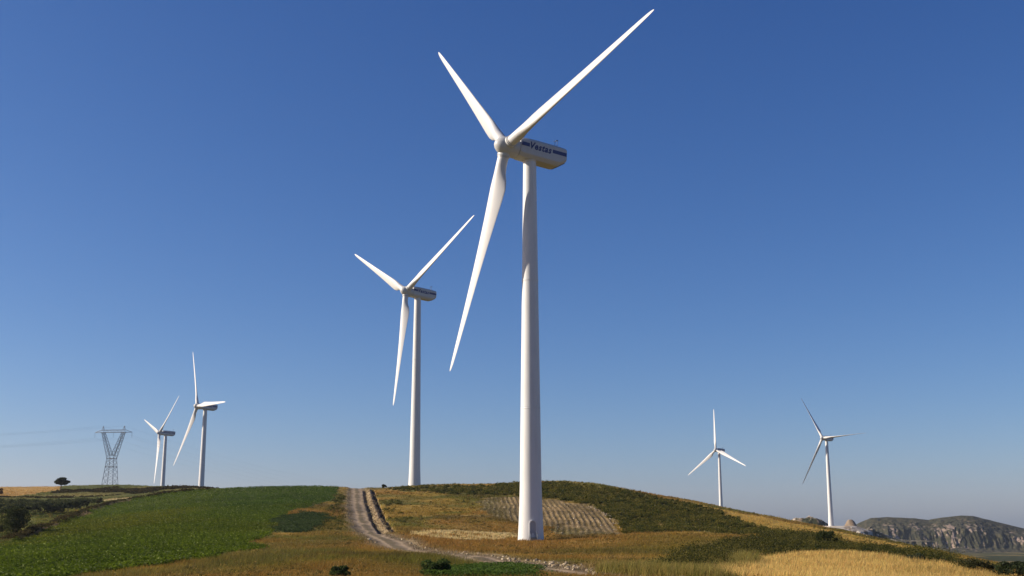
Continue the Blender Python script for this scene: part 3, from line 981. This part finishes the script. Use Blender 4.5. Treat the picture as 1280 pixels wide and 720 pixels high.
# ------------------------------------------------------------------ lattice pylon and its wires
def pylon():
    P0 = at(137, 611.0, 600)
    P0[2] = float(ground_z(P0[0], P0[1])) - 0.3
    K = (at(137, 540.5, 600)[2] - P0[2])                    # height to the crossarm
    root = empty('lattice_pylon', P0, math.radians(-10))
    tag(root, 'grey steel lattice pylon with forked top and wide crossarm behind the far left ridge', 'pylon')
    zw, zc = K * 0.565, K
    wb, ww = 3.4, 1.9
    bm = bmesh.new()
    def corners(z):
        w_ = wb + (ww - wb) * z / zw
        return [Vector((sx * w_, sy * w_ * 0.9, z)) for sx, sy in ((-1, -1), (1, -1), (1, 1), (-1, 1))]
    lv = [0, zw * 0.22, zw * 0.42, zw * 0.60, zw * 0.75, zw * 0.88, zw]
    for a, b in zip(lv[:-1], lv[1:]):
        ca, cb = corners(a), corners(b)
        for k in range(4):
            bar(bm, ca[k], cb[k], 0.13, 4)
            bar(bm, ca[k], cb[(k + 1) % 4], 0.07, 4); bar(bm, ca[(k + 1) % 4], cb[k], 0.07, 4)
    for z in (zw * 0.75, zw):
        c = corners(z)
        for k in range(4): bar(bm, c[k], c[(k + 1) % 4], 0.13, 4)
    bm_obj('lattice_body', bm, M_GALV, root)
    xa = 5.9
    for s in (-1, 1):
        bm = bmesh.new()
        lo = [Vector((s * ww, sy * ww * 0.9, zw)) for sy in (-1, 1)] + [Vector((s * 0.15, sy * ww * 0.9, zw + 1.4)) for sy in (-1, 1)]
        hi = [Vector((s * (xa + 0.5), sy * 0.7, zc)) for sy in (-1, 1)] + [Vector((s * (xa - 0.9), sy * 0.7, zc)) for sy in (-1, 1)]
        m = 7
        pts = [[l.lerp(h, t / m) for t in range(m + 1)] for l, h in zip(lo, hi)]
        for p in pts:
            bar(bm, p[0], p[-1], 0.12, 4)
        for t in range(m):
            for i_, j_ in ((0, 1), (0, 2), (1, 3), (2, 3)):
                bar(bm, pts[i_][t], pts[j_][t + 1], 0.06, 4); bar(bm, pts[j_][t], pts[i_][t + 1], 0.06, 4)
        bm_obj('fork_arm', bm, M_GALV, root)
    bm = bmesh.new()
    half = 10.5
    m = 14
    for sy in (-0.7, 0.7):
        bar(bm, (-half, sy * 0.2, zc), (-xa, sy, zc), 0.12); bar(bm, (xa, sy, zc), (half, sy * 0.2, zc), 0.12); bar(bm, (-xa, sy, zc), (xa, sy, zc), 0.12)
        bar(bm, (-xa - 1, sy, zc + 1.25), (xa + 1, sy, zc + 1.25), 0.10)
        bar(bm, (-half, sy * 0.2, zc), (-xa - 1, sy, zc + 1.25), 0.09); bar(bm, (half, sy * 0.2, zc), (xa + 1, sy, zc + 1.25), 0.09)
    for k in range(m):
        x0 = -xa - 1 + (2 * xa + 2) * k / m; x1 = -xa - 1 + (2 * xa + 2) * (k + 1) / m
        for sy in (-0.7, 0.7):
            bar(bm, (x0, sy, zc + (1.25 if k % 2 else 0)), (x1, sy, zc + (0 if k % 2 else 1.25)), 0.06)
        bar(bm, (x0, -0.7, zc), (x1, 0.7, zc), 0.05)
    bm_obj('crossarm', bm, M_GALV, root)
    for s in (-1, 1):
        bm = bmesh.new()
        for sx, sy in ((-0.6, -0.6), (0.6, -0.6), (0.6, 0.6), (-0.6, 0.6)):
            bar(bm, (s * xa + sx, sy, zc + 1.25), (s * (xa + 0.15), 0, zc + 3.4), 0.08)
        bm_obj('earth_peak', bm, M_GALV, root)
    att = []
    for x in (-half, 0.0, half):
        bm = bmesh.new()
        bar(bm, (x, 0, zc), (x, 0, zc - 0.5), 0.04)
        for k in range(9):
            z = zc - 0.5 - k * 0.24
            bar(bm, (x, 0, z), (x, 0, z - 0.1), (0.06, 0.15), 8)
        bar(bm, (x, 0, zc - 0.5), (x, 0, zc - 2.9), 0.04)
        bm_obj('insulator', bm, M_GLASSINS, root)
        att.append((x, zc - 2.9))
    att += [(-xa - 0.15, zc + 3.4), (xa + 0.15, zc + 3.4)]
    labs = ['faint conductor wire hanging from the left end of the pylon crossarm', 'faint conductor wire hanging from the middle of the pylon crossarm',
            'faint conductor wire hanging from the right end of the pylon crossarm', 'thin earth wire running over the left tip of the pylon',
            'thin earth wire running over the right tip of the pylon']
    RL = Matrix.Rotation(math.radians(-10), 4, 'Z')
    for (x, z), lab in zip(att, labs):
        A = Vector(P0) + RL @ Vector((x, 0, z))
        cu = bpy.data.curves.new('power_line', 'CURVE'); cu.dimensions = '3D'
        cu.bevel_depth = 0.019; cu.bevel_resolution = 1
        for (ex, ey, ez, sag) in ((-0.80 * 330 - 0.0, -60, -3.0, 7.5), (150, 330, -26, 9.0)):
            B = A + Vector((ex, ey, ez))
            sp = cu.splines.new('POLY'); sp.points.add(30)
            for k in range(31):
                t = k / 30
                p = A.lerp(B, t); p.z -= 4 * sag * t * (1 - t)
                sp.points[k].co = (*p, 1)
        tmp = bpy.data.objects.new('tmp', cu); COL.objects.link(tmp)
        bpy.context.view_layer.update()
        me = bpy.data.meshes.new_from_object(tmp.evaluated_get(bpy.context.evaluated_depsgraph_get()))
        bpy.data.objects.remove(tmp); bpy.data.curves.remove(cu)
        me.materials.clear(); me.materials.append(M_WIRE); me.name = 'power_line'
        o = bpy.data.objects.new('power_line', me); COL.objects.link(o)
        tag(o, lab, 'power line', 'wires strung through the pylon')


pylon()


# ------------------------------------------------------------------ leaves, shrubs and trees
def leaf_quads(P, size, rng, flat=0.0, up=None):
    """randomly turned diamond leaves at points P; size is an array"""
    n = len(P)
    a = rng.normal(size=(n, 3)); a /= np.linalg.norm(a, axis=1, keepdims=True)
    b = rng.normal(size=(n, 3)); b -= (b * a).sum(1, keepdims=True) * a
    b /= np.linalg.norm(b, axis=1, keepdims=True)
    if flat:
        a[:, 2] *= (1 - flat); b[:, 2] *= (1 - flat)
    s = np.asarray(size)[:, None]
    V = np.stack([P - a * s, P + b * s * 0.6, P + a * s, P - b * s * 0.6], 1).reshape(-1, 3)
    return V, np.arange(4 * n).reshape(n, 4)


def crown_points(rx, ry, rz, n, clumps, rng, flat_bottom=False):
    c = rng.normal(size=(clumps, 3)); c /= np.linalg.norm(c, axis=1, keepdims=True)
    c *= (rng.uniform(0.25, 0.78, clumps) ** 0.6)[:, None]
    if flat_bottom:
        c[:, 2] = np.abs(c[:, 2]) * 0.9 - 0.1
    rad = rng.uniform(0.22, 0.46, clumps)
    k = rng.integers(0, clumps, n)
    d = rng.normal(size=(n, 3)); d /= np.linalg.norm(d, axis=1, keepdims=True)
    p = c[k] + d * (rad[k] * rng.uniform(0.55, 1.05, n) ** 0.5)[:, None]
    if flat_bottom:
        p[:, 2] = np.maximum(p[:, 2], -0.25 + 0.1 * rng.normal(size=n))
    return p * np.array([rx, ry, rz]), k


def plant(name, px, py, wid_px, hei_px, label, cat, group=None, col=(0.035, 0.048, 0.016), col2=(0.06, 0.075, 0.022), trunk=0.15, leaves=700,
          clumps=14, seed=1, flat_bottom=False, lean=0.0, leaf=None, rmax=460.0, rmin=50.0, base=None):
    """a shrub or tree standing where its foot is seen; size from its width and height in the photo at that distance"""
    rng = np.random.default_rng(seed)
    g = G(px, py, rmin, rmax) if base is None else np.array(base, float)
    m = math.hypot(g[0], g[1]) / F_PX * 1.0
    W, H = wid_px * m, hei_px * m
    root = empty(name, (g[0], g[1], g[2] - 0.08))
    tag(root, label, cat, group)
    th = H * trunk
    rz = (H - th) / 2 / 0.95
    bm = bmesh.new()
    tr = max(0.05, 0.035 * H)
    top = Vector((lean * W * 0.2, 0, th + rz * 0.5))
    bar(bm, (0, 0, -0.3), (lean * W * 0.1, 0, max(th, 0.2)), (tr * 1.3, tr), 8)
    for k in range(5):
        a = k * 1.256 + rng.uniform(0, 0.5)
        bar(bm, (lean * W * 0.1, 0, max(th, 0.2) * 0.95), (0.3 * W * math.cos(a), 0.3 * W * math.sin(a), th + rz * rng.uniform(0.5, 1.2)), (tr * 0.7, tr * 0.25), 6)
    bm_obj('trunk', bm, M_BARK, root)
    P, k = crown_points(W / 2 / 0.95, W / 2 / 0.95, rz, leaves, clumps, rng, flat_bottom)
    P = P + np.array([lean * W * 0.15, 0, th + rz])
    sz = (leaf or max(0.09, 0.9 * m)) * rng.uniform(0.6, 1.3, leaves)
    V, Fq = leaf_quads(P, sz, rng)
    t = np.clip(rng.normal(0.5, 0.22, leaves) + (rng.uniform(-0.3, 0.3, clumps))[k], 0, 1)
    c = lerp3(np.array(col), np.array(col2), t)
    o = np_mesh('crown', V, Fq, M_LEAF, np.repeat(c, 4, axis=0))
    o.parent = root
    return root


OLIVE1, OLIVE2 = (0.030, 0.040, 0.020), (0.060, 0.072, 0.034)
for i, (px, py, wp, hp) in enumerate(((3, 644, 15, 13), (15, 643.5, 14, 12), (29, 643, 15, 12), (43, 642, 14, 12), (54, 642, 14, 13), (64, 642, 13, 12),
                                      (75, 641, 13, 12), (85, 639.5, 12, 11), (95, 637.5, 11, 10), (105, 634.5, 10, 9))):
    plant('olive_tree', px, py, wp, hp, 'dark rounded olive tree in the row along the yellow-green patch', 'tree', 'olive trees in a row on the far left',
          OLIVE1, OLIVE2, 0.10, 750, 12, 100 + i)
plant('shrub', 123, 630, 8, 8, 'small dark upright shrub at the right end of the olive row', 'shrub', None, (0.05, 0.04, 0.02), (0.075, 0.07, 0.025), 0.1, 400, 8, 130)
plant('broadleaf_tree', 18, 668, 31, 31, 'large dark bushy tree at the left edge casting a long shadow over the crop', 'tree', None,
      (0.026, 0.036, 0.012), (0.055, 0.066, 0.018), 0.03, 5200, 40, 131)
plant('shrub', -2, 668, 16, 18, 'low dark shrub half cut by the left edge beside the large tree', 'shrub', None, (0.03, 0.04, 0.012), (0.07, 0.07, 0.02), 0.1, 900, 12, 132)
plant('umbrella_pine', 75.5, 612.6, 15.5, 13.5, 'lone flat-topped tree on the skyline between the orange field and the ridge', 'tree', None,
      (0.020, 0.030, 0.012), (0.038, 0.050, 0.018), 0.42, 2200, 26, 133, flat_bottom=False, rmax=620, rmin=450, leaf=0.4, lean=0.3)
plant('shrub', 0, 618, 8, 7, 'reddish brown bush at the left edge by the orange field', 'shrub', None, (0.08, 0.03, 0.015), (0.10, 0.05, 0.02), 0.1, 400, 8, 134, rmax=620, rmin=450)
plant('shrub', 1034, 684, 24, 20, 'large dark round shrub rising above the hedge by the golden slope', 'shrub', None, (0.028, 0.040, 0.012), (0.055, 0.066, 0.018), 0.08, 2600, 20, 135)
plant('shrub', 1147, 704.5, 22, 12, 'grey-green low shrub beside the golden field under the dark bank', 'shrub', None, (0.045, 0.06, 0.030), (0.085, 0.10, 0.05), 0.05, 1500, 14, 136)
plant('shrub', 1177, 704, 10, 7, 'tiny grey-green shrub just left of the bare white patch', 'shrub', None, (0.045, 0.06, 0.03), (0.08, 0.09, 0.045), 0.05, 500, 8, 137)
plant('shrub', 1270, 726, 40, 24, 'dark green bush in the bottom right corner', 'shrub', None, (0.028, 0.04, 0.016), (0.055, 0.07, 0.026), 0.05, 2600, 20, 138)
plant('shrub', 1222, 716, 44, 15, 'wide low dark bush below the small golden knoll', 'shrub', None, (0.035, 0.038, 0.014), (0.065, 0.062, 0.02), 0.03, 2400, 20, 139)
plant('shrub', 545, 724, 34, 24, 'dark green bush at the bottom edge beside bright green weeds', 'shrub', None, (0.040, 0.068, 0.018), (0.10, 0.135, 0.035), 0.06, 2600, 18, 140)
plant('shrub', 425, 725, 26, 17, 'small dark bush peeking over the bottom edge in brown grass', 'shrub', None, (0.040, 0.062, 0.018), (0.095, 0.12, 0.035), 0.06, 1800, 14, 141)
plant('shrub', 480, 609.5, 8, 4, 'little dark bush on the crest right of the track', 'shrub', None, (0.035, 0.04, 0.014), (0.06, 0.06, 0.02), 0.05, 250, 8, 142)

# ------------------------------------------------------------------ ground cover
EL = Z / DIST
_run = np.maximum.accumulate(np.where(DIST > 50, EL, -9), axis=1)
VIS = (EL > _run - 0.0035) & (np.abs(TT) < math.radians(29)) & (DIST > 55) & (DIST < 650)
PYW = np.zeros_like(Z)
PYW[:, :-1] = np.abs(np.diff(EL, axis=1)) * F_PX
PYW = np.clip(PYW, 0.05, 1.5)


def scatter(mask, n, seed):
    rng = np.random.default_rng(seed)
    w_ = (PYW * (mask & VIS)).ravel()
    cs = np.cumsum(w_)
    k = np.searchsorted(cs, rng.uniform(0, cs[-1], n))
    i, j = np.unravel_index(np.clip(k, 0, nT * nR - 1), (nT, nR))
    i = np.clip(i, 1, nT - 2); j = np.clip(j, 1, nR - 2)
    th = TH[i] + (rng.random(n) - .5) * (TH[i + 1] - TH[i]); lr = LR[j] + (rng.random(n) - .5) * (LR[j + 1] - LR[j])
    r = np.exp(lr)
    x, y = r * np.sin(th), r * np.cos(th)
    z = bil(Z, TH, LR, th, lr)
    return np.stack([x, y, z], 1), C[i, j], r, rng


def blades(name, mask, n, k, h0, h1, seed, wpx=0.9, colvar=0.28, lift=1.25, label=None, cat=None, patch=12, tint=None):
    P, c, r, rng = scatter(mask, n, seed)
    hn = 0.5 + 0.5 * np.clip(fbm(P[:, 0], P[:, 1], patch, 3, seed + 1), -1, 1)
    H = (h0 + (h1 - h0) * hn) * rng.uniform(0.6, 1.25, n)
    Pk = np.repeat(P, k, 0); Hk = np.repeat(H, k) * rng.uniform(0.6, 1.15, n * k); rk = np.repeat(r, k)
    sp = np.repeat(0.18 + 0.25 * H, k)
    Pk[:, 0] += rng.normal(size=n * k) * sp; Pk[:, 1] += rng.normal(size=n * k) * sp
    Pk[:, 2] -= 0.06
    az = rng.uniform(0, 2 * math.pi, n * k)
    wd = np.maximum(0.025, wpx * rk / F_PX) * rng.uniform(0.5, 1.1, n * k)
    s = np.stack([np.cos(az), np.sin(az), np.zeros_like(az)], 1) * wd[:, None] * 0.5
    lean = rng.normal(size=(n * k, 2)) * 0.28
    tip = Pk + np.stack([lean[:, 0] * Hk + 0.18 * Hk, lean[:, 1] * Hk, Hk], 1)
    V = np.stack([Pk - s, Pk + s, tip], 1).reshape(-1, 3)
    cc = np.repeat(c, k, 0) * lift * np.exp(rng.normal(size=(n * k, 1)) * colvar) * np.exp(rng.normal(size=(n * k, 3)) * 0.06)
    if tint is not None:
        t = (rng.random(n * k) < tint[1])[:, None]
        cc = np.where(t, np.array(tint[0]) * np.exp(rng.normal(size=(n * k, 1)) * 0.25), cc)
    o = np_mesh(name, V, np.arange(3 * n * k).reshape(-1, 3), M_GRASS, np.repeat(np.clip(cc, 0, 0.9), 3, 0))
    return tag(o, label, cat, None, 'stuff')


NOGRASS = IS_ROAD | IS_CROP | IS_PLOUGH | IS_STRIP | IS_GOLD | IS_DARK | (road_d < ROAD_W + 0.6)
blades('grass', ~NOGRASS & ~IS_SCRUB & ~IS_HEDGE, 80000, 5, 0.18, 0.55, 301, colvar=0.18, label='brown and olive dry grass covering the hillside', cat='grass')
blades('tall_dry_grass', IS_GOLD, 26000, 5, 0.35, 0.7, 302, colvar=0.22, label='golden ripe dry grass in the field at the lower right', cat='grass', tint=((0.10, 0.10, 0.03), 0.05))
blades('verge_weeds', (road_d < ROAD_W + 1.2) & (road_d > ROAD_W - 0.6) | IS_STRIP & (n_mid > 0.2) | IS_PLOUGH & ((furrow < 0.35) & (n_mid > -0.1) | (_lw > 0.4)), 14000, 4, 0.12, 0.35, 303,
       label='short sparse weeds along the track and the furrows', cat='weeds')


def leafy(name, mask, n, k, size, h, seed, cols, label, cat, spread=0.3, flat=0.3, band=None):
    P, c, r, rng = scatter(mask, n, seed)
    Pk = np.repeat(P, k, 0)
    Pk[:, :2] += rng.normal(size=(n * k, 2)) * spread
    Pk[:, 2] += rng.uniform(0.05, h, n * k)
    sz = np.maximum(size, 0.75 * np.repeat(r, k) / F_PX) * rng.uniform(0.5, 1.15, n * k)
    V, Fq = leaf_quads(Pk, sz, rng, flat)
    t = np.clip(rng.normal(0.42, 0.25, n * k) + 0.22 * np.repeat(fbm(P[:, 0], P[:, 1], 14, 3, seed + 2), k), 0, 1)
    cc = lerp3(np.array(cols[0]), np.array(cols[1]), t)
    if band is not None:
        b = np.repeat(band(P[:, 0], P[:, 1]), k, 0); cc = cc * b
    if len(cols) > 2:
        cc = np.where((rng.random(n * k) < 0.05)[:, None], np.array(cols[2]), cc)
    o = np_mesh(name, V, Fq, M_LEAF, np.repeat(cc, 4, 0))
    return tag(o, label, cat, None, 'stuff')


def crop_band(x, y):
    """the crop is of uneven vigour: an olive stretch in the middle, a denser darker one under the crest"""
    d = np.hypot(x, y) + 25 * fbm(x, y, 30, 3, 351)
    ol = sstep(150, 190, d) * sstep(290, 230, d) * sstep(-0.5, 0.3, fbm(x, y, 45, 3, 352) + 0.2)
    dk = sstep(215, 260, d) * sstep(math.radians(-15.5), math.radians(-13.0), np.arctan2(x, y) + 0.02 * fbm(x, y, 20, 3, 353))
    out = np.ones((len(x), 3))
    out = lerp3(out, np.array((1.45, 1.05, 1.0)), 0.8 * ol)
    return lerp3(out, np.array((0.62, 0.78, 1.1)), 0.9 * dk)


leafy('crop_leaves', IS_CROP & ~IS_DARK, 60000, 4, 0.16, 0.42, 311, ((0.050, 0.082, 0.006), (0.140, 0.185, 0.015), (0.24, 0.28, 0.08)),
      'leafy low green crop filling the field on the left', 'crop', band=crop_band)
leafy('dark_weeds', IS_DARK, 5000, 5, 0.16, 0.5, 312, ((0.034, 0.056, 0.018), (0.075, 0.105, 0.034)), 'dark blue-green weed patch between the crop and the track', 'weeds')
_near = in_poly(GX, GY, poly_px([(560, 717), (600, 712), (640, 711.5), (690, 715), (660, 719.5), (600, 719.5)]) + [np.array([2.0, 62]), np.array([-4.5, 62])]) & ~IS_ROAD
leafy('bright_weeds', _near, 2500, 7, 0.09, 0.55, 313, ((0.045, 0.085, 0.012), (0.11, 0.17, 0.03)), 'bright green weeds at the bottom edge beside the track', 'weeds', 0.25)


def bushes(name, mask, n, r0, r1, leaves, seed, cols, label, cat, leafpx=0.8, squash=0.75):
    P, c, r, rng = scatter(mask, n, seed)
    rad = rng.uniform(r0, r1, n) * (0.7 + 0.5 * np.clip(fbm(P[:, 0], P[:, 1], 15, 3, seed), -1, 1))
    d = rng.normal(size=(n * leaves, 3)); d /= np.linalg.norm(d, axis=1, keepdims=True)
    d[:, 2] = np.abs(d[:, 2])
    R = np.repeat(rad, leaves)
    lump = 1 + 0.35 * np.sin(d[:, 0] * 5 + np.repeat(rng.uniform(0, 6, n), leaves)) * np.cos(d[:, 1] * 4 + np.repeat(rng.uniform(0, 6, n), leaves))
    Q = np.repeat(P, leaves, 0) + d * (R * lump * rng.uniform(0.35, 1.0, n * leaves) ** 0.6)[:, None] * np.array([1, 1, squash])
    sz = np.maximum(0.06, leafpx * np.repeat(r, leaves) / F_PX) * rng.uniform(0.6, 1.3, n * leaves)
    V, Fq = leaf_quads(Q, sz, rng)
    t = np.clip(np.repeat(rng.normal(0.45, 0.33, n), leaves) + rng.normal(size=n * leaves) * 0.18, 0, 1)
    cc = lerp3(np.array(cols[0]), np.array(cols[1]), t)
    o = np_mesh(name, V, Fq, M_LEAF, np.repeat(cc, 4, 0))
    return tag(o, label, cat, None, 'stuff')


bushes('scrub', IS_SCRUB, 2600, 0.5, 1.5, 80, 321, ((0.040, 0.054, 0.010), (0.18, 0.148, 0.030)), 'dark olive scrub covering the right hand slope below the crest', 'scrub')
bushes('hedge_scrub', IS_HEDGE, 800, 0.8, 2.3, 170, 322, ((0.022, 0.032, 0.007), (0.15, 0.128, 0.028)), 'dark overgrown hedge scrub bordering the golden field', 'scrub')
bank2 = farleft & (np.abs(DW - 497) < 6 + 4 * n_mid) & (TW < math.radians(-17.5))
_lb = bank | bank2 | ((t2d < 3) & (t2s < 0) & (TT < math.radians(-14)) & (DIST < 420) & (t2d > 1.6))
bushes('bank_scrub', _lb, 2200, 0.5, 1.3, 40, 323, ((0.030, 0.028, 0.010), (0.085, 0.062, 0.02)), 'dark low scrub on the banks of the far left ridge', 'scrub')
bushes('grass_tussocks', ~NOGRASS & ~IS_SCRUB & ~IS_HEDGE & ~IS_GOLD2 & (n_mid > -0.4) & (DIST < 350), 5000, 0.18, 0.75, 24, 324, ((0.055, 0.055, 0.014), (0.34, 0.23, 0.065)),
       'olive and ochre tussocks scattered through the dry grass', 'grass', 0.7, 0.6)


# ------------------------------------------------------------------ stones
def stones(name, mask, n, s0, s1, seed, label):
    P, c, r, rng = scatter(mask, n, seed)
    t = (1 + 5 ** 0.5) / 2
    ico = np.array([(-1, t, 0), (1, t, 0), (-1, -t, 0), (1, -t, 0), (0, -1, t), (0, 1, t), (0, -1, -t), (0, 1, -t), (t, 0, -1), (t, 0, 1), (-t, 0, -1), (-t, 0, 1)]) / 1.9
    fc = np.array([(0, 11, 5), (0, 5, 1), (0, 1, 7), (0, 7, 10), (0, 10, 11), (1, 5, 9), (5, 11, 4), (11, 10, 2), (10, 7, 6), (7, 1, 8), (3, 9, 4), (3, 4, 2), (3, 2, 6), (3, 6, 8), (3, 8, 9), (4, 9, 5), (2, 4, 11), (6, 2, 10), (8, 6, 7), (9, 8, 1)])
    s = s0 + (s1 - s0) * rng.random(n) ** 2.5
    V = ico[None] * (1 + 0.35 * rng.normal(size=(n, 12, 1))) * (s[:, None, None] * rng.uniform(0.6, 1.2, (n, 1, 3)))
    V[:, :, 2] *= 0.7
    V = V + P[:, None, :]
    Fc = fc[None] + (np.arange(n) * 12)[:, None, None]
    cc = lerp3(np.array((0.22, 0.165, 0.105)), np.array((0.46, 0.38, 0.27)), rng.random(n) ** 1.5)
    o = np_mesh(name, V.reshape(-1, 3), Fc.reshape(-1, 3), M_STONE, np.repeat(cc, 12, 0))
    return tag(o, label, 'stones', None, 'stuff')


_edge = (road_d > ROAD_W - 0.7) & (road_d < ROAD_W + 0.9 + 1.0 * n_sm) & (GX > -25) & (DIST < 170)
stones('roadside_rubble', _edge, 1500, 0.05, 0.24, 331, 'pale broken stones heaped along the edge of the dirt track')
stones('field_stones', IS_PLOUGH & (furrow > 0.4), 600, 0.06, 0.2, 332, 'pale limestone clods along the furrows of the ploughed patch')
_scree = in_poly(GX, GY, poly_px([(728, 631), (745, 634), (765, 645), (783, 664), (770, 655), (750, 640)])) & win
stones('scree', _scree | (IS_SCRUB & (n_sm > 0.75) & (n_mid > 0.3)), 220, 0.1, 0.32, 333, 'pale stones scattered at the right border of the ploughed patch')

_rl = smooth_line([at(1056, 663.5, 893)[:2], at(1080, 671, 880)[:2], at(1108, 682, 868)[:2]])
_rd, _ = line_dist(GX, GY, _rl)


def outcrop():
    """pale limestone blocks running down the spur to the right of the terrace"""
    rng = np.random.default_rng(341)
    P = []
    for a, b in zip(_rl[:-1], _rl[1:]):
        for _ in range(9):
            t = rng.random(); P.append((a[0] + (b[0] - a[0]) * t + rng.normal() * 2.0, a[1] + (b[1] - a[1]) * t + rng.normal() * 3))
    P = np.array(P); z = ground_z(P[:, 0], P[:, 1])
    bm = bmesh.new()
    for (x, y), zz in zip(P, z):
        m = Matrix.Translation((x, y, zz + 0.5)) @ Matrix.Rotation(rng.uniform(0, 3), 4, 'Z') @ Matrix.Rotation(rng.normal() * 0.3, 4, 'X') @ Matrix.Diagonal((*(rng.uniform(0.7, 2.2) * rng.uniform(0.6, 1.2, 3)), 1))
        g = bmesh.ops.create_icosphere(bm, subdivisions=1, radius=1.0, matrix=m)
        for v in g['verts']:
            v.co += Vector(rng.normal(size=3) * 0.22)
    o = bm_obj('limestone_rocks', bm, mat_plain('pale_limestone', (0.50, 0.44, 0.35), 0.9, var=0.3, scale=1.0))
    tag(o, 'pale limestone blocks running down the spur right of the rocky terrace', 'rocks', None, 'stuff')


outcrop()

_tg = in_poly(WX, WY, poly_px([(740, 716), (800, 706), (850, 702), (900, 705), (950, 699), (930, 708), (900, 716), (860, 719.5)]) + [np.array([12.0, 66]), np.array([6.0, 70])]) & ~IS_ROAD
C[_tg] = np.array((0.26, 0.20, 0.055))
blades('tall_green_grass', _tg, 9000, 5, 0.5, 1.0, 361, colvar=0.25, label='tall pale green grass between the hedge scrub and the bottom edge', cat='grass', tint=((0.17, 0.16, 0.035), 0.4))
_vs = in_poly(WX, WY, poly_px([(408, 632), (425, 618), (440, 618), (441, 645), (432, 660), (405, 664), (400, 652)])) & (road_d > ROAD_W + 1.0) & win
bushes('verge_scrub', _vs | (in_poly(WX, WY, poly_px([(478, 628), (500, 626), (520, 640), (500, 655), (482, 648)])) & win & ~IS_STRIP & (n_mid > 0)), 260, 0.3, 0.9, 50, 362, ((0.055, 0.065, 0.014), (0.16, 0.14, 0.035)),
       'olive green weedy scrub on the verge left of the dirt track', 'scrub')

_hr = in_poly(WX, WY, poly_px([(-20, 622), (60, 621.5), (124, 623.5), (128, 629), (60, 632), (-20, 635)])) & (DIST < 470)
bushes('hedgerow_scrub', _hr, 420, 0.9, 1.9, 60, 363, ((0.024, 0.034, 0.012), (0.065, 0.070, 0.022)), 'dark dense hedgerow growing behind the olive trees on the far left', 'scrub')

stones('trackside_stones', _edge & (DIST < 112), 420, 0.08, 0.34, 334, 'larger pale stones strewn beside the near bend of the track')

# ------------------------------------------------------------------ haze: even air round the whole place
bm = bmesh.new()
box_bm(bm, -4300, 4300, -4300, 4300, float(Z.min()) - 1.0, 118.0)
M_HAZE = bpy.data.materials.new('haze_air')
M_HAZE.use_nodes = True
_hn = M_HAZE.node_tree
_hn.nodes.remove(_hn.nodes['Principled BSDF'])
_pv = _hn.nodes.new('ShaderNodeVolumePrincipled')
_pv.inputs['Color'].default_value = (0.82, 0.87, 0.95, 1)
_pv.inputs['Density'].default_value = 0.00005
_pv.inputs['Anisotropy'].default_value = 0.3
_hn.links.new(_pv.outputs[0], _hn.nodes['Material Output'].inputs['Volume'])
haze = bm_obj('haze', bm, M_HAZE)
tag(haze, kind='stuff')
